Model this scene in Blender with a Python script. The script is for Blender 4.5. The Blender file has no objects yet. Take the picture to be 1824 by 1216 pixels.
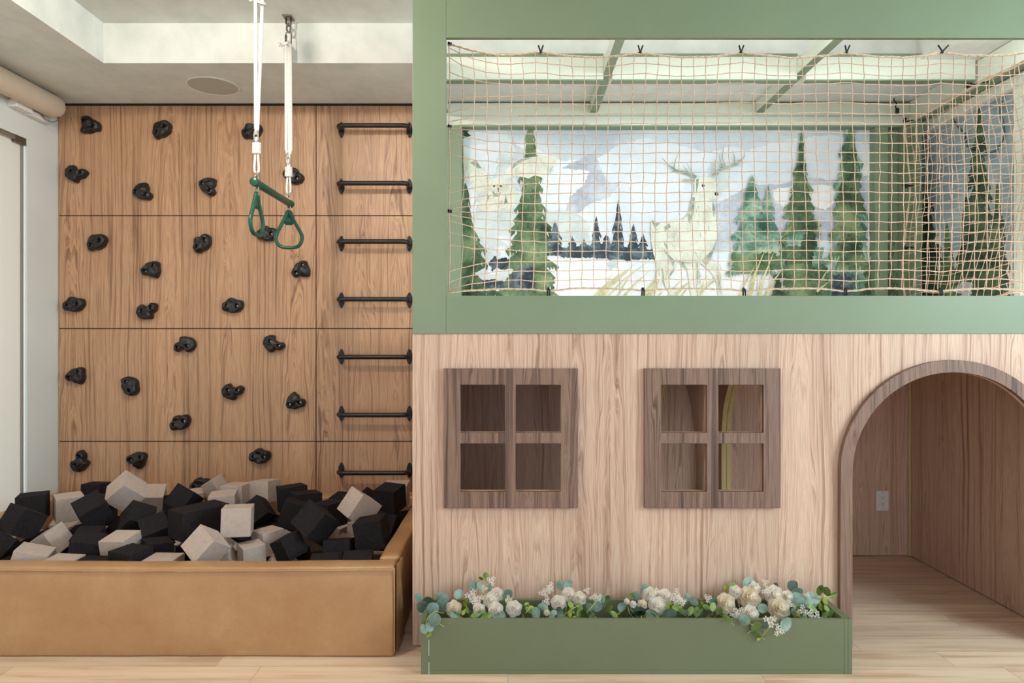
import bpy, bmesh, math, random
from mathutils import Vector, Matrix, Euler, noise as mnoise
PI = math.pi
scene = bpy.context.scene
C = scene.collection

# ------------------------------------------------------------------ camera, world, lights, exposure
cam_d = bpy.data.cameras.new('camera'); cam = bpy.data.objects.new('camera', cam_d); C.objects.link(cam)
cam_d.sensor_width = 36.0; cam_d.lens = 24.0; cam_d.clip_start = 0.05
cam.location = (0, 0, 1.25); cam.rotation_euler = (PI/2, 0, 0)
scene.camera = cam
scene.view_settings.view_transform = 'Standard'; scene.view_settings.look = 'None'
scene.view_settings.gamma = 1.0; scene.view_settings.use_curve_mapping = False
scene.view_settings.exposure = 0.0
world = bpy.data.worlds.new('world'); scene.world = world; world.use_nodes = True
bg = world.node_tree.nodes['Background']; bg.inputs[1].default_value = 1.0
_w = world.node_tree; _tc = _w.nodes.new('ShaderNodeTexCoord'); _sx = _w.nodes.new('ShaderNodeSeparateXYZ'); _r = _w.nodes.new('ShaderNodeValToRGB'); _mr = _w.nodes.new('ShaderNodeMapRange')
_w.links.new(_tc.outputs['Generated'], _sx.inputs[0]); _w.links.new(_sx.outputs[2], _mr.inputs[0]); _mr.inputs[1].default_value = -1; _mr.inputs[2].default_value = 1
_w.links.new(_mr.outputs[0], _r.inputs[0]); _w.links.new(_r.outputs[0], bg.inputs[0])   # a room behind the camera: darker warm floor, bright windows above
_e = _r.color_ramp.elements; _e[0].position = .30; _e[0].color = (.42, .41, .40, 1); _e[1].position = .54; _e[1].color = (1.36, 1.52, 1.72, 1)
def area(name, loc, target, sx, sy, power, col):
    d = bpy.data.lights.new(name, 'AREA'); d.shape = 'RECTANGLE'; d.size = sx; d.size_y = sy; d.energy = power; d.color = col
    o = bpy.data.objects.new(name, d); C.objects.link(o); o.location = loc
    o.rotation_euler = (Vector(target)-Vector(loc)).to_track_quat('-Z', 'Y').to_euler(); return o
area('window_daylight', (4.2, 0.3, 2.3), (1.0, 2.8, 1.9), 1.8, 1.4, 140, (0.76, 0.94, 1.0))
area('window_daylight', (-3.6, 2.0, 1.3), (-2.6, 2.0, 1.3), 2.6, 2.4, 120, (0.92, 0.96, 1.0))
area('ceiling_downlight', (-1.25, 1.9, 2.82), (-1.35, 4.0, 0.8), 0.22, 0.22, 36, (1.0, 0.91, 0.80))
area('ceiling_downlight', (-0.2, 1.3, 2.82), (-0.5, 2.6, 0.0), 0.5, 0.5, 4, (1.0, 0.88, 0.75))
area('loft_fill_light', (1.0, 2.88, 2.55), (1.0, 4.0, 2.0), 2.6, 0.04, 6, (0.95, 0.99, 1.0))  # added unseen fill behind the top beam, brightens the mural
area('loft_fill_light', (1.0, 2.92, 1.37), (1.0, 3.9, 2.5), 2.6, 0.05, 9, (0.95, 0.99, 1.0))  # added unseen fill behind the lower beam, lifts soffit and wall boards

# ------------------------------------------------------------------ helpers
def srgb(r, g, b):
    f = lambda c: (c/255/12.92) if c/255 <= 0.04045 else ((c/255+0.055)/1.055)**2.4
    return (f(r), f(g), f(b), 1)
def P(px, py, Y): return Vector(((px-912)*Y/1216, Y, 1.25-(py-608)*Y/1216))
def new_mat(name, col=(.5,.5,.5,1), rough=.5, metal=0.0, spec=.5):
    m = bpy.data.materials.new(name); m.use_nodes = True
    b = m.node_tree.nodes['Principled BSDF']
    b.inputs['Base Color'].default_value = col; b.inputs['Roughness'].default_value = rough
    b.inputs['Metallic'].default_value = metal; b.inputs['Specular IOR Level'].default_value = spec
    return m, m.node_tree, b
class NT:
    def __init__(s, nt): s.nt = nt
    def n(s, t, **k):
        x = s.nt.nodes.new(t)
        for a, v in k.items(): setattr(x, a, v)
        return x
    def L(s, a, b): s.nt.links.new(a, b)
    def m(s, op, a, b=0.0, c=0.0):
        x = s.n('ShaderNodeMath', operation=op)
        for i, v in enumerate((a, b, c)):
            if hasattr(v, 'links'): s.L(v, x.inputs[i])
            else: x.inputs[i].default_value = v
        return x.outputs[0]
    def xyz(s, x, y, z=0.0):
        c = s.n('ShaderNodeCombineXYZ')
        for i, v in enumerate((x, y, z)):
            if hasattr(v, 'links'): s.L(v, c.inputs[i])
            else: c.inputs[i].default_value = v
        return c.outputs[0]
    def noise(s, vec, scale=1, detail=3, rough=.5):
        x = s.n('ShaderNodeTexNoise'); s.L(vec, x.inputs['Vector']); x.inputs['Scale'].default_value = scale
        x.inputs['Detail'].default_value = detail; x.inputs['Roughness'].default_value = rough; return x.outputs[0]
    def ramp(s, fac, stops, interp='LINEAR'):
        r = s.n('ShaderNodeValToRGB'); s.L(fac, r.inputs[0]); e = r.color_ramp.elements; r.color_ramp.interpolation = interp
        while len(e) > len(stops): e.remove(e[-1])
        while len(e) < len(stops): e.new(1)
        for i, (p, c) in enumerate(stops): e[i].position = p; e[i].color = c
        return r.outputs[0]
    def mix(s, fac, a, b, mode='MIX'):
        x = s.n('ShaderNodeMix', data_type='RGBA', blend_type=mode)
        for i, v in ((0, fac), (6, a), (7, b)):
            if hasattr(v, 'links'): s.L(v, x.inputs[i])
            else: x.inputs[i].default_value = v
        return x.outputs[2]
    def bump(s, h, bsdf, strength=.2, dist=.002):
        b = s.n('ShaderNodeBump'); b.inputs['Strength'].default_value = strength; b.inputs['Distance'].default_value = dist
        s.L(h, b.inputs['Height']); s.L(b.outputs[0], bsdf.inputs['Normal'])
def wood(name, light, mid, dark, rough=.42, seed=0.0, contrast=1.0, strip=.15):
    m, nt, b = new_mat(name, rough=rough); g = NT(nt)
    geo = g.n('ShaderNodeNewGeometry'); sp = g.n('ShaderNodeSeparateXYZ'); g.L(geo.outputs['Position'], sp.inputs[0])
    lat = g.m('ADD', g.m('ADD', sp.outputs[0], g.m('MULTIPLY', sp.outputs[1], .93)), seed+20); z = sp.outputs[2]
    warp = g.noise(g.xyz(g.m('MULTIPLY', lat, 5), g.m('MULTIPLY', z, 1.3), seed), 1, 2)
    l2 = g.m('ADD', lat, g.m('MULTIPLY', g.m('SUBTRACT', warp, .5), .05))
    cell = g.m('DIVIDE', lat, strip); fl = g.m('FLOOR', cell)
    wn = g.n('ShaderNodeTexWhiteNoise', noise_dimensions='1D'); g.L(fl, wn.inputs['W'])
    r1 = wn.outputs['Value']
    wn2 = g.n('ShaderNodeTexWhiteNoise', noise_dimensions='1D'); g.L(g.m('ADD', fl, .37), wn2.inputs['W']); r2 = wn2.outputs['Value']
    u = g.m('SUBTRACT', g.m('SUBTRACT', g.m('DIVIDE', l2, strip), fl), g.m('ADD', .3, g.m('MULTIPLY', r2, .4)))
    u2 = g.m('MULTIPLY', u, u)
    big = g.noise(g.xyz(g.m('MULTIPLY', lat, 14), g.m('MULTIPLY', z, 1.7), g.m('MULTIPLY', r1, 9)), 1, 2)
    f = g.m('ADD', g.m('ADD', g.m('MULTIPLY', z, .9), g.m('MULTIPLY', u2, 5.0)), g.m('MULTIPLY', big, 1.5))
    cath = g.noise(g.xyz(g.m('MULTIPLY', f, 10), g.m('MULTIPLY', r1, 50), 0.0), 1, 3, .55)
    straight = g.noise(g.xyz(g.m('MULTIPLY', l2, 70), g.m('MULTIPLY', z, .8), g.m('MULTIPLY', r2, 5)), 1, 4, .6)
    sel = g.m('GREATER_THAN', r1, .38)
    grain = g.m('ADD', g.m('MULTIPLY', cath, g.m('ADD', .15, g.m('MULTIPLY', sel, .45))), g.m('MULTIPLY', straight, g.m('SUBTRACT', .85, g.m('MULTIPLY', sel, .45))))
    c = contrast
    col = g.ramp(grain, [(.5-.16/c, dark), (.5-.05/c, mid), (.5+.04/c, light), (.5+.2/c, mid)])
    fib = g.noise(g.xyz(g.m('MULTIPLY', lat, 420), g.m('MULTIPLY', z, 9), 0.0), 1, 2)
    col = g.mix(g.m('MULTIPLY', g.m('SUBTRACT', .62, fib), 1.3), col, dark)
    tone = g.m('ADD', .93, g.m('MULTIPLY', r2, .14))
    hsv = g.n('ShaderNodeHueSaturation'); g.L(col, hsv.inputs['Color']); g.L(tone, hsv.inputs['Value'])
    g.L(hsv.outputs[0], b.inputs['Base Color']); g.bump(fib, b, .15, .001)
    return m
def mottled(name, stops, scale=3, rough=.5, detail=4, bump=0.0, bscale=200, stretch=(1,1,1), spec=.5):
    m, nt, b = new_mat(name, rough=rough, spec=spec); g = NT(nt)
    tc = g.n('ShaderNodeNewGeometry'); mp = g.n('ShaderNodeMapping'); g.L(tc.outputs['Position'], mp.inputs[0]); mp.inputs['Scale'].default_value = stretch
    f = g.noise(mp.outputs[0], scale, detail, .6); g.L(g.ramp(f, stops), b.inputs['Base Color'])
    if bump: g.bump(g.noise(tc.outputs['Position'], bscale, 3), b, bump, .002)
    return m

M = {}
M['veneer'] = wood('walnut_veneer', srgb(219,187,163), srgb(199,162,139), srgb(150,113,93))
M['veneer_back'] = wood('walnut_veneer_wall', srgb(200,158,122), srgb(176,133,99), srgb(122,88,64), seed=3.3, strip=.19)
M['veneer_dark'] = wood('dark_walnut', srgb(146,114,96), srgb(110,82,68), srgb(62,45,40), seed=7.1, contrast=.85, strip=.11, rough=.5)
M['ply'] = mottled('plywood_edge', [(.3, srgb(190,165,105)), (.7, srgb(214,194,140))], 1, .6, stretch=(150,150,4))
M['sage'] = mottled('sage_paint', [(.35, srgb(119,135,107)), (.65, srgb(124,140,111))], 2, .45, bump=.06, bscale=350)
M['planter_sage'] = mottled('darker_olive_sage', [(.35, srgb(102,109,81)), (.65, srgb(107,114,85))], 2, .5, bump=.06, bscale=350)  # sage toned darker and more olive than the loft frame
M['cream_green'] = mottled('pale_green_paint', [(.35, srgb(216,222,206)), (.65, srgb(223,228,213))], 2, .5)
M['plaster'] = mottled('limewash_plaster', [(.3, srgb(206,210,204)), (.5, srgb(216,219,212)), (.7, srgb(224,226,220))], 7, .85, 5, bump=.06, bscale=30, stretch=(1.2,1,1))
M['wallgreen'] = mottled('pale_wall_paint', [(.3, srgb(214,218,214)), (.7, srgb(221,224,220))], 2, .7)
M['dark'] = new_mat('dark_gap', srgb(35,30,26), .9)[0]
M['black_metal'] = mottled('black_powder_coat', [(.3, srgb(22,20,20)), (.7, srgb(30,27,27))], 50, .45)
M['hold'] = mottled('black_hold_plastic', [(.3, srgb(15,13,14)), (.7, srgb(26,23,23))], 30, .42, bump=.3, bscale=220)
M['steel'] = new_mat('zinc_steel', srgb(168,168,166), .28, 1.0)[0]
M['dark_steel'] = new_mat('dark_steel', srgb(120,112,105), .35, .9)[0]
M['foam_k'] = mottled('black_foam', [(.35, srgb(31,28,30)), (.65, srgb(41,37,38))], 90, .95, bump=.35, bscale=500, spec=.15)
M['foam_w'] = mottled('grey_beige_foam', [(.3, srgb(176,159,148)), (.7, srgb(187,170,158))], 60, .95, bump=.3, bscale=500, spec=.15)
M['rope'] = mottled('white_rope', [(.3, srgb(222,220,214)), (.7, srgb(240,238,232))], 220, .9, bump=.8, bscale=260)
M['net'] = mottled('jute_rope', [(.3, srgb(172,136,110)), (.5, srgb(208,178,152)), (.7, srgb(234,216,196))], 260, .85)
M['tie'] = new_mat('black_tie', srgb(26,24,24), .5)[0]
M['green_plastic'] = new_mat('green_plastic', srgb(14,80,60), .3)[0]
M['white_plastic'] = new_mat('white_plastic', srgb(230,226,220), .4)[0]
M['speaker'] = mottled('speaker_grille', [(.4, srgb(176,178,168)), (.6, srgb(186,188,178))], 400, .6)
M['roll'] = mottled('cream_blind_fabric', [(.3, srgb(206,188,166)), (.7, srgb(214,196,175))], 4, .8, bump=.1, bscale=400)
M['alu'] = new_mat('aluminium', srgb(165,160,150), .35, .8)[0]
M['rose'] = mottled('white_silk_petal', [(.3, srgb(246,243,236)), (.7, srgb(253,252,250))], 14, .7)
M['rose_cream'] = mottled('cream_silk_petal', [(.3, srgb(240,222,186)), (.7, srgb(248,240,222))], 22, .7)
M['leaf_blue'] = mottled('eucalyptus_leaf', [(.3, srgb(116,142,128)), (.7, srgb(164,186,168))], 25, .65)
M['leaf_green'] = mottled('fresh_leaf', [(.3, srgb(104,136,66)), (.7, srgb(170,192,112))], 25, .6)
M['leaf_lime'] = mottled('lime_leaf', [(.3, srgb(140,162,40)), (.7, srgb(192,206,90))], 30, .6)
M['stem'] = new_mat('stem_green', srgb(164,168,90), .6)[0]
for nm_ in ('rose', 'rose_cream'):
    nt_ = M[nm_].node_tree; g_ = NT(nt_); b_ = nt_.nodes['Principled BSDF']; t_ = g_.n('ShaderNodeBsdfTranslucent'); x_ = g_.n('ShaderNodeMixShader'); x_.inputs[0].default_value = .65
    t_.inputs[0].default_value = srgb(252,246,236); g_.L(b_.outputs[0], x_.inputs[1]); g_.L(t_.outputs[0], x_.inputs[2]); g_.L(x_.outputs[0], nt_.nodes['Material Output'].inputs[0])
M['yellow'] = new_mat('yellow_centre', srgb(232,176,40), .6)[0]
M['cable'] = new_mat('teal_cable', srgb(60,96,104), .5)[0]
M['red_wire'] = new_mat('red_wire', srgb(150,30,30), .5)[0]
m, nt, b = new_mat('clear_glass', (.9,.97,.95,1), .03); g = NT(nt); tr = g.n('ShaderNodeBsdfTransparent'); tr.inputs[0].default_value = (.93,.98,.96,1)
mx = g.n('ShaderNodeMixShader'); mx.inputs[0].default_value = .88; g.L(b.outputs[0], mx.inputs[1]); g.L(tr.outputs[0], mx.inputs[2]); g.L(mx.outputs[0], nt.nodes['Material Output'].inputs[0]); M['glass'] = m
# leather
m, nt, b = new_mat('tan_leather', rough=.38); g = NT(nt); geo = g.n('ShaderNodeNewGeometry')
f = g.noise(geo.outputs['Position'], 5, 5, .65)
vein = g.m('ABSOLUTE', g.m('SUBTRACT', g.noise(geo.outputs['Position'], 22, 3, .6), .5))
col = g.ramp(f, [(.3, srgb(168,124,84)), (.55, srgb(177,135,93)), (.75, srgb(187,148,107))])
col = g.mix(g.m('MULTIPLY', g.m('LESS_THAN', vein, .008), .07), col, srgb(220,190,150))
g.L(col, b.inputs['Base Color']); g.L(g.m('ADD', .3, g.m('MULTIPLY', f, .2)), b.inputs['Roughness'])
g.bump(g.noise(geo.outputs['Position'], 300, 3), b, .12, .002); M['leather'] = m
# blind cloth that lets daylight through
m, nt, b = new_mat('blind_cloth', srgb(226,220,212), .9); g = NT(nt)
tr = g.n('ShaderNodeBsdfTranslucent'); tr.inputs[0].default_value = srgb(232,226,220); mx = g.n('ShaderNodeMixShader'); mx.inputs[0].default_value = .45
g.L(b.outputs[0], mx.inputs[1]); g.L(tr.outputs[0], mx.inputs[2]); g.L(mx.outputs[0], nt.nodes['Material Output'].inputs[0]); M['blind'] = m
# maple floor, planks along X
m, nt, b = new_mat('maple_floor', rough=.33); g = NT(nt); geo = g.n('ShaderNodeNewGeometry'); sp = g.n('ShaderNodeSeparateXYZ'); g.L(geo.outputs['Position'], sp.inputs[0])
W_ = .125
row = g.m('FLOOR', g.m('DIVIDE', sp.outputs[1], W_)); fy = g.m('SUBTRACT', g.m('DIVIDE', sp.outputs[1], W_), row)
wn = g.n('ShaderNodeTexWhiteNoise', noise_dimensions='1D'); g.L(row, wn.inputs['W'])
xx = g.m('ADD', g.m('DIVIDE', sp.outputs[0], .95), g.m('MULTIPLY', wn.outputs[0], 7)); cx = g.m('FLOOR', xx); fx = g.m('SUBTRACT', xx, cx)
wn2 = g.n('ShaderNodeTexWhiteNoise', noise_dimensions='2D'); g.L(g.xyz(cx, row), wn2.inputs['Vector']); rnd = wn2.outputs[0]
gr = g.noise(g.xyz(g.m('MULTIPLY', sp.outputs[0], 1.6), g.m('MULTIPLY', sp.outputs[1], 26), g.m('MULTIPLY', rnd, 30)), 1, 4, .6)
col = g.ramp(gr, [(.3, srgb(198,162,132)), (.48, srgb(224,196,168)), (.7, srgb(233,209,184))])
blot = g.noise(g.xyz(g.m('MULTIPLY', sp.outputs[0], 3.2), g.m('MULTIPLY', sp.outputs[1], 14), g.m('MULTIPLY', rnd, 40)), 1, 3, .6)
col = g.mix(g.ramp(blot, [(.64, (0,0,0,1)), (.80, (.4,.4,.4,1))]), col, srgb(160,112,72))
hs = g.n('ShaderNodeHueSaturation'); g.L(col, hs.inputs['Color']); g.L(g.m('ADD', .88, g.m('MULTIPLY', rnd, .18)), hs.inputs['Value'])
seam = g.m('MAXIMUM', g.m('LESS_THAN', fy, .012), g.m('LESS_THAN', fx, .0022))
g.L(g.mix(g.m('MULTIPLY', seam, .55), hs.outputs[0], srgb(110,76,48)), b.inputs['Base Color']); M['maple'] = m

def link(name, me, mat, parent=None):
    o = bpy.data.objects.new(name, me); C.objects.link(o)
    if mat is not None:
        for mm in (mat if isinstance(mat, (list, tuple)) else [mat]): me.materials.append(M[mm] if isinstance(mm, str) else mm)
    if parent is not None: o.parent = parent
    return o
def fin(name, bm, mat, parent=None, smooth=False, recalc=True):
    if recalc: bmesh.ops.recalc_face_normals(bm, faces=bm.faces[:])
    me = bpy.data.meshes.new(name)
    if smooth:
        for f in bm.faces: f.smooth = True
    bm.to_mesh(me); bm.free(); return link(name, me, mat, parent)
def tag(o, label=None, cat=None, group=None, kind=None):
    if label: o['label'] = label
    if cat: o['category'] = cat
    if group: o['group'] = group
    if kind: o['kind'] = kind
    return o
def empty(name, loc=(0,0,0), rz=0):
    o = bpy.data.objects.new(name, None); C.objects.link(o); o.location = loc; o.rotation_euler = (0,0,rz); o.empty_display_size = .1; return o
def put(o):  # parts are built in world space: keep them there under an offset parent
    o.matrix_parent_inverse = (Matrix.Translation(o.parent.location) @ Euler(o.parent.rotation_euler).to_matrix().to_4x4()).inverted(); return o
def bx(bm, x0, x1, y0, y1, z0, z1, bev=0.0, mi=0):
    vs = [bm.verts.new((x, y, z)) for x in (x0, x1) for y in (y0, y1) for z in (z0, z1)]
    fs = [bm.faces.new([vs[i] for i in q]) for q in ((0,1,3,2),(4,6,7,5),(0,4,5,1),(2,3,7,6),(0,2,6,4),(1,5,7,3))]
    for f in fs: f.material_index = mi
    if bev > 0:
        es = list({e for f in fs for e in f.edges})
        bmesh.ops.bevel(bm, geom=es, offset=bev, segments=2, affect='EDGES', profile=.6)
def box(name, x0, x1, y0, y1, z0, z1, mat, parent=None, bev=.0015):
    bm = bmesh.new(); bx(bm, x0, x1, y0, y1, z0, z1, bev); o = fin(name, bm, mat, parent)
    return put(o) if parent is not None else o
def tube(bm, pts, r, n=8, cap=True, closed=False):
    pts = [Vector(p) for p in pts]; N = len(pts); rs = r if isinstance(r, (list, tuple)) else [r]*N
    rings = []; up = None
    for i, p in enumerate(pts):
        if closed: t = (pts[(i+1) % N]-pts[i-1]).normalized()
        else: t = (pts[min(i+1, N-1)]-pts[max(i-1, 0)]).normalized()
        if up is None: up = t.orthogonal().normalized()
        up = (up-t*up.dot(t));
        if up.length < 1e-6: up = t.orthogonal()
        up.normalize(); s = t.cross(up)
        rings.append([bm.verts.new(p+(up*math.cos(a)+s*math.sin(a))*rs[i]) for a in [2*PI*k/n for k in range(n)]])
    for i in range(N if closed else N-1):
        A, B = rings[i], rings[(i+1) % N]
        for k in range(n): bm.faces.new((A[k], A[(k+1) % n], B[(k+1) % n], B[k]))
    if cap and not closed: bm.faces.new(rings[0][::-1]); bm.faces.new(rings[-1])
def rrect(x0, x1, z0, z1, r, n=4):
    o = []
    for cx, cz, a0 in ((x1-r, z1-r, 0), (x0+r, z1-r, 90), (x0+r, z0+r, 180), (x1-r, z0+r, 270)):
        for k in range(n+1): a = math.radians(a0+90*k/n); o.append((cx+r*math.cos(a), cz+r*math.sin(a)))
    return o
def arch(cx, cz, r, z0, n=40):
    return [(cx+r*math.cos(PI*k/n), cz+r*math.sin(PI*k/n)) for k in range(n+1)] + [(cx-r, z0), (cx+r, z0)]
def plate(name, outer, holes, d0, d1, mat, parent=None, plane='xz', bevel=0.0):
    # extruded flat board with holes; plane xz spans y=d0..d1, plane yz spans x=d0..d1
    cu = bpy.data.curves.new('c', 'CURVE'); cu.dimensions = '2D'; cu.fill_mode = 'BOTH'; cu.extrude = abs(d1-d0)/2-bevel; cu.bevel_depth = bevel; cu.bevel_resolution = 1; cu.offset = -bevel
    for loop in [outer]+list(holes):
        s = cu.splines.new('POLY'); s.points.add(len(loop)-1); s.use_cyclic_u = True
        for p, q in zip(s.points, loop): p.co = (q[0], q[1], 0, 1)
    t = bpy.data.objects.new('t', cu); C.objects.link(t); dg = bpy.context.evaluated_depsgraph_get()
    me = bpy.data.meshes.new_from_object(t.evaluated_get(dg)); bpy.data.objects.remove(t); bpy.data.curves.remove(cu)
    mid = (d0+d1)/2
    for v in me.vertices:
        a, b_, c = v.co
        v.co = (a, mid-c, b_) if plane == 'xz' else (mid+c, a, b_)
    for poly in me.polygons: poly.use_smooth = False
    me.materials.clear(); me.name = name
    bm = bmesh.new(); bm.from_mesh(me); bmesh.ops.remove_doubles(bm, verts=bm.verts[:], dist=1e-6); bmesh.ops.recalc_face_normals(bm, faces=bm.faces[:]); bm.to_mesh(me); bm.free()
    o = link(name, me, mat, parent)
    return put(o) if parent is not None else o
def struct(o): o['kind'] = 'structure'; return o
def copy_tree(o, parent=None):
    c = o.copy(); C.objects.link(c)
    if parent is not None: c.parent = parent
    for ch in list(o.children): copy_tree(ch, c)
    return c

# ------------------------------------------------------------------ setting
XL, XR, YB, HS, HC = -2.66, 2.42, 4.0, 2.64, 2.84
bm = bmesh.new(); bx(bm, -2.9, 5.0, -2.0, 4.2, -.1, 0); struct(fin('floor', bm, 'maple'))
bm = bmesh.new(); bx(bm, -2.9, 2.7, YB+.02, YB+.15, 0, 2.95); struct(fin('wall_back', bm, 'cream_green'))
# left wall with the tall window opening
struct(plate('wall_left', [(-2.0, 0), (YB+.1, 0), (YB+.1, 2.95), (-2.0, 2.95)], [rrect(.4, 3.745, .02, 2.36, .002)], XL-.12, XL, 'wallgreen', plane='yz'))
bm = bmesh.new(); bx(bm, XR, XR+.12, 2.86, YB+.1, 0, 2.95); struct(fin('wall_right', bm, 'cream_green'))
# ceiling: soffit ring plus raised coffer
bm = bmesh.new()
bx(bm, -2.9, -2.04, -2.0, YB+.15, HS, 2.95); bx(bm, -2.04, 5.0, 3.41, YB+.15, HS, 2.95)
bx(bm, 2.02, 5.0, 2.86, 3.41, HS, 2.95); bx(bm, -2.04, 2.02, -2.0, 3.41, HC, 2.95); bx(bm, 2.02, 5.0, -2.0, 2.86, HC, 2.95)
struct(fin('ceiling', bm, 'plaster'))
box('ceiling_gap_shadow_strip', XL, -.42, YB-.012, YB+.02, HS-.007, HS, 'dark', bev=0).name = 'gap_shadow_1'; struct(bpy.data.objects['gap_shadow_1'])  # dark strip standing in for the shadow in the gap under the ceiling
# window in the left wall
w = empty('window_1', (XL, 2.0, 0)); struct(w)
bm = bmesh.new(); bx(bm, XL-.030, XL-.024, .43, 3.728, .06, 2.335, 0); struct(put(fin('blind', bm, 'blind', w)))
bm = bmesh.new(); bx(bm, XL-.034, XL-.006, .42, 3.735, 2.335, 2.356, .002); struct(put(fin('top_rail', bm, 'alu', w)))
bm = bmesh.new(); bx(bm, XL-.034, XL-.002, 3.66, 3.742, 2.322, 2.358, .002); struct(put(fin('rail_end', bm, 'dark_steel', w)))
bm = bmesh.new(); bx(bm, XL-.022, XL-.014, 3.722, 3.738, .05, 2.33, 0); struct(put(fin('glass_edge', bm, 'alu', w)))
bm = bmesh.new(); bx(bm, XL-.11, XL-.1, .4, 3.74, .02, 2.36, 0); struct(put(fin('pane', bm, 'glass', w)))
# rolled blind above the window
rb = empty('rolled_blind', (-2.585, 2.4, 2.575))
bm = bmesh.new(); cx, cz, r = -2.585, 2.572, .062
pts = [(cx, .6, cz), (cx, .605, cz)] + [(cx, y, cz) for y in (1.0, 2.0, 3.0, 3.7, 3.845)] + [(cx, 3.862, cz), (cx, 3.872, cz), (cx, 3.876, cz)]
tube(bm, pts, [r*.8, r, r, r, r, r, r, r*.96, r*.86, r*.6], 36); put(fin('roll', bm, 'roll', rb, smooth=True))
bm = bmesh.new(); bx(bm, XL, XL+.05, 3.60, 3.72, 2.49, 2.53, .003); bx(bm, XL, XL+.035, 3.72, 3.86, 2.485, 2.515, .003); put(fin('bracket', bm, 'white_plastic', rb))
bm = bmesh.new(); tube(bm, [(-2.62, 3.80, 2.515), (-2.61, 3.82, 2.492), (-2.585, 3.84, 2.483), (-2.565, 3.85, 2.495), (-2.56, 3.85, 2.52)], .003, 6); put(fin('wire', bm, 'cable', rb, smooth=True))
bm = bmesh.new(); tube(bm, [(-2.562, 3.855, 2.53), (-2.557, 3.86, 2.505), (-2.562, 3.858, 2.488)], .003, 6); put(fin('wire', bm, 'red_wire', rb, smooth=True))
tag(rb, 'cream fabric blind rolled up in a long tube under the ceiling above the left window', 'roller blind')
# ceiling speaker
sp = empty('ceiling_speaker', ((380-912)*3.71/1216, 3.71, HS)); sx, sy = sp.location.x, sp.location.y
bm = bmesh.new(); bmesh.ops.create_cone(bm, cap_ends=True, segments=48, radius1=.128, radius2=.128, depth=.004, matrix=Matrix.Translation((sx, sy, HS-.003))); put(fin('grille', bm, 'speaker', sp))
bm = bmesh.new(); tube(bm, [(sx+.131*math.cos(a), sy+.131*math.sin(a), HS-.003) for a in [2*PI*k/48 for k in range(48)]], .004, 8, closed=True); put(fin('ring', bm, 'white_plastic', sp, smooth=True))
tag(sp, 'round flush speaker with thin white rim in the lower ceiling above the climbing wall', 'speaker')

# ------------------------------------------------------------------ climbing wall panels
cw = empty('climbing_wall', (-1.5, YB, 0)); tag(cw, 'wall of walnut veneer panels behind the foam pit, holding the black grips and rungs', 'climbing wall')
zs = [HS-.007] + [1.25-(y-608)/304 for y in (384, 585, 786)] + [.0]
xs = [XL+.002, (563-912)/304, -.412]
for i in range(4):
    for j in range(2):
        box('panel', xs[j]+.0025, xs[j+1]-.0025, YB-.001, YB+.018, zs[i+1]+.0025, zs[i]-.0025, 'veneer_back', cw, bev=.0012)
box('backing', XL+.002, -.41, YB+.010, YB+.0195, .0, HS-.008, 'dark', cw, bev=0)

# ------------------------------------------------------------------ climbing holds
OUT = {
'fin': (6.08, (360,215), [(285,125),(330,115),(390,150),(470,230),(465,265),(400,280),(330,297),(268,290),(268,265),(290,240),(283,190)], [(315,170),(410,235)]),
'potato': (6.08, (1155,250), [(1075,190),(1130,165),(1220,160),(1250,195),(1245,250),(1200,310),(1140,330),(1095,350),(1060,310),(1055,260)], [(1195,225),(1108,285)]),
'kidney': (6.08, (205,722), [(100,690),(140,645),(195,632),(215,675),(250,690),(310,675),(337,710),(310,755),(245,775),(215,820),(165,800),(100,740)], [(178,703),(280,720)]),
'tri': (6.08, (955,950), [(840,935),(880,890),(935,850),(985,840),(1005,880),(1010,930),(1048,990),(1030,1020),(960,1022),(890,1000),(845,955)], [(890,942),(1000,975)]),
'lump': (6.4, (228,918), [(110,910),(160,860),(215,830),(260,850),(340,880),(345,920),(310,975),(240,1003),(180,990),(115,970)], [(168,918),(283,922)]),
}
hold_mesh = {}
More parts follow.
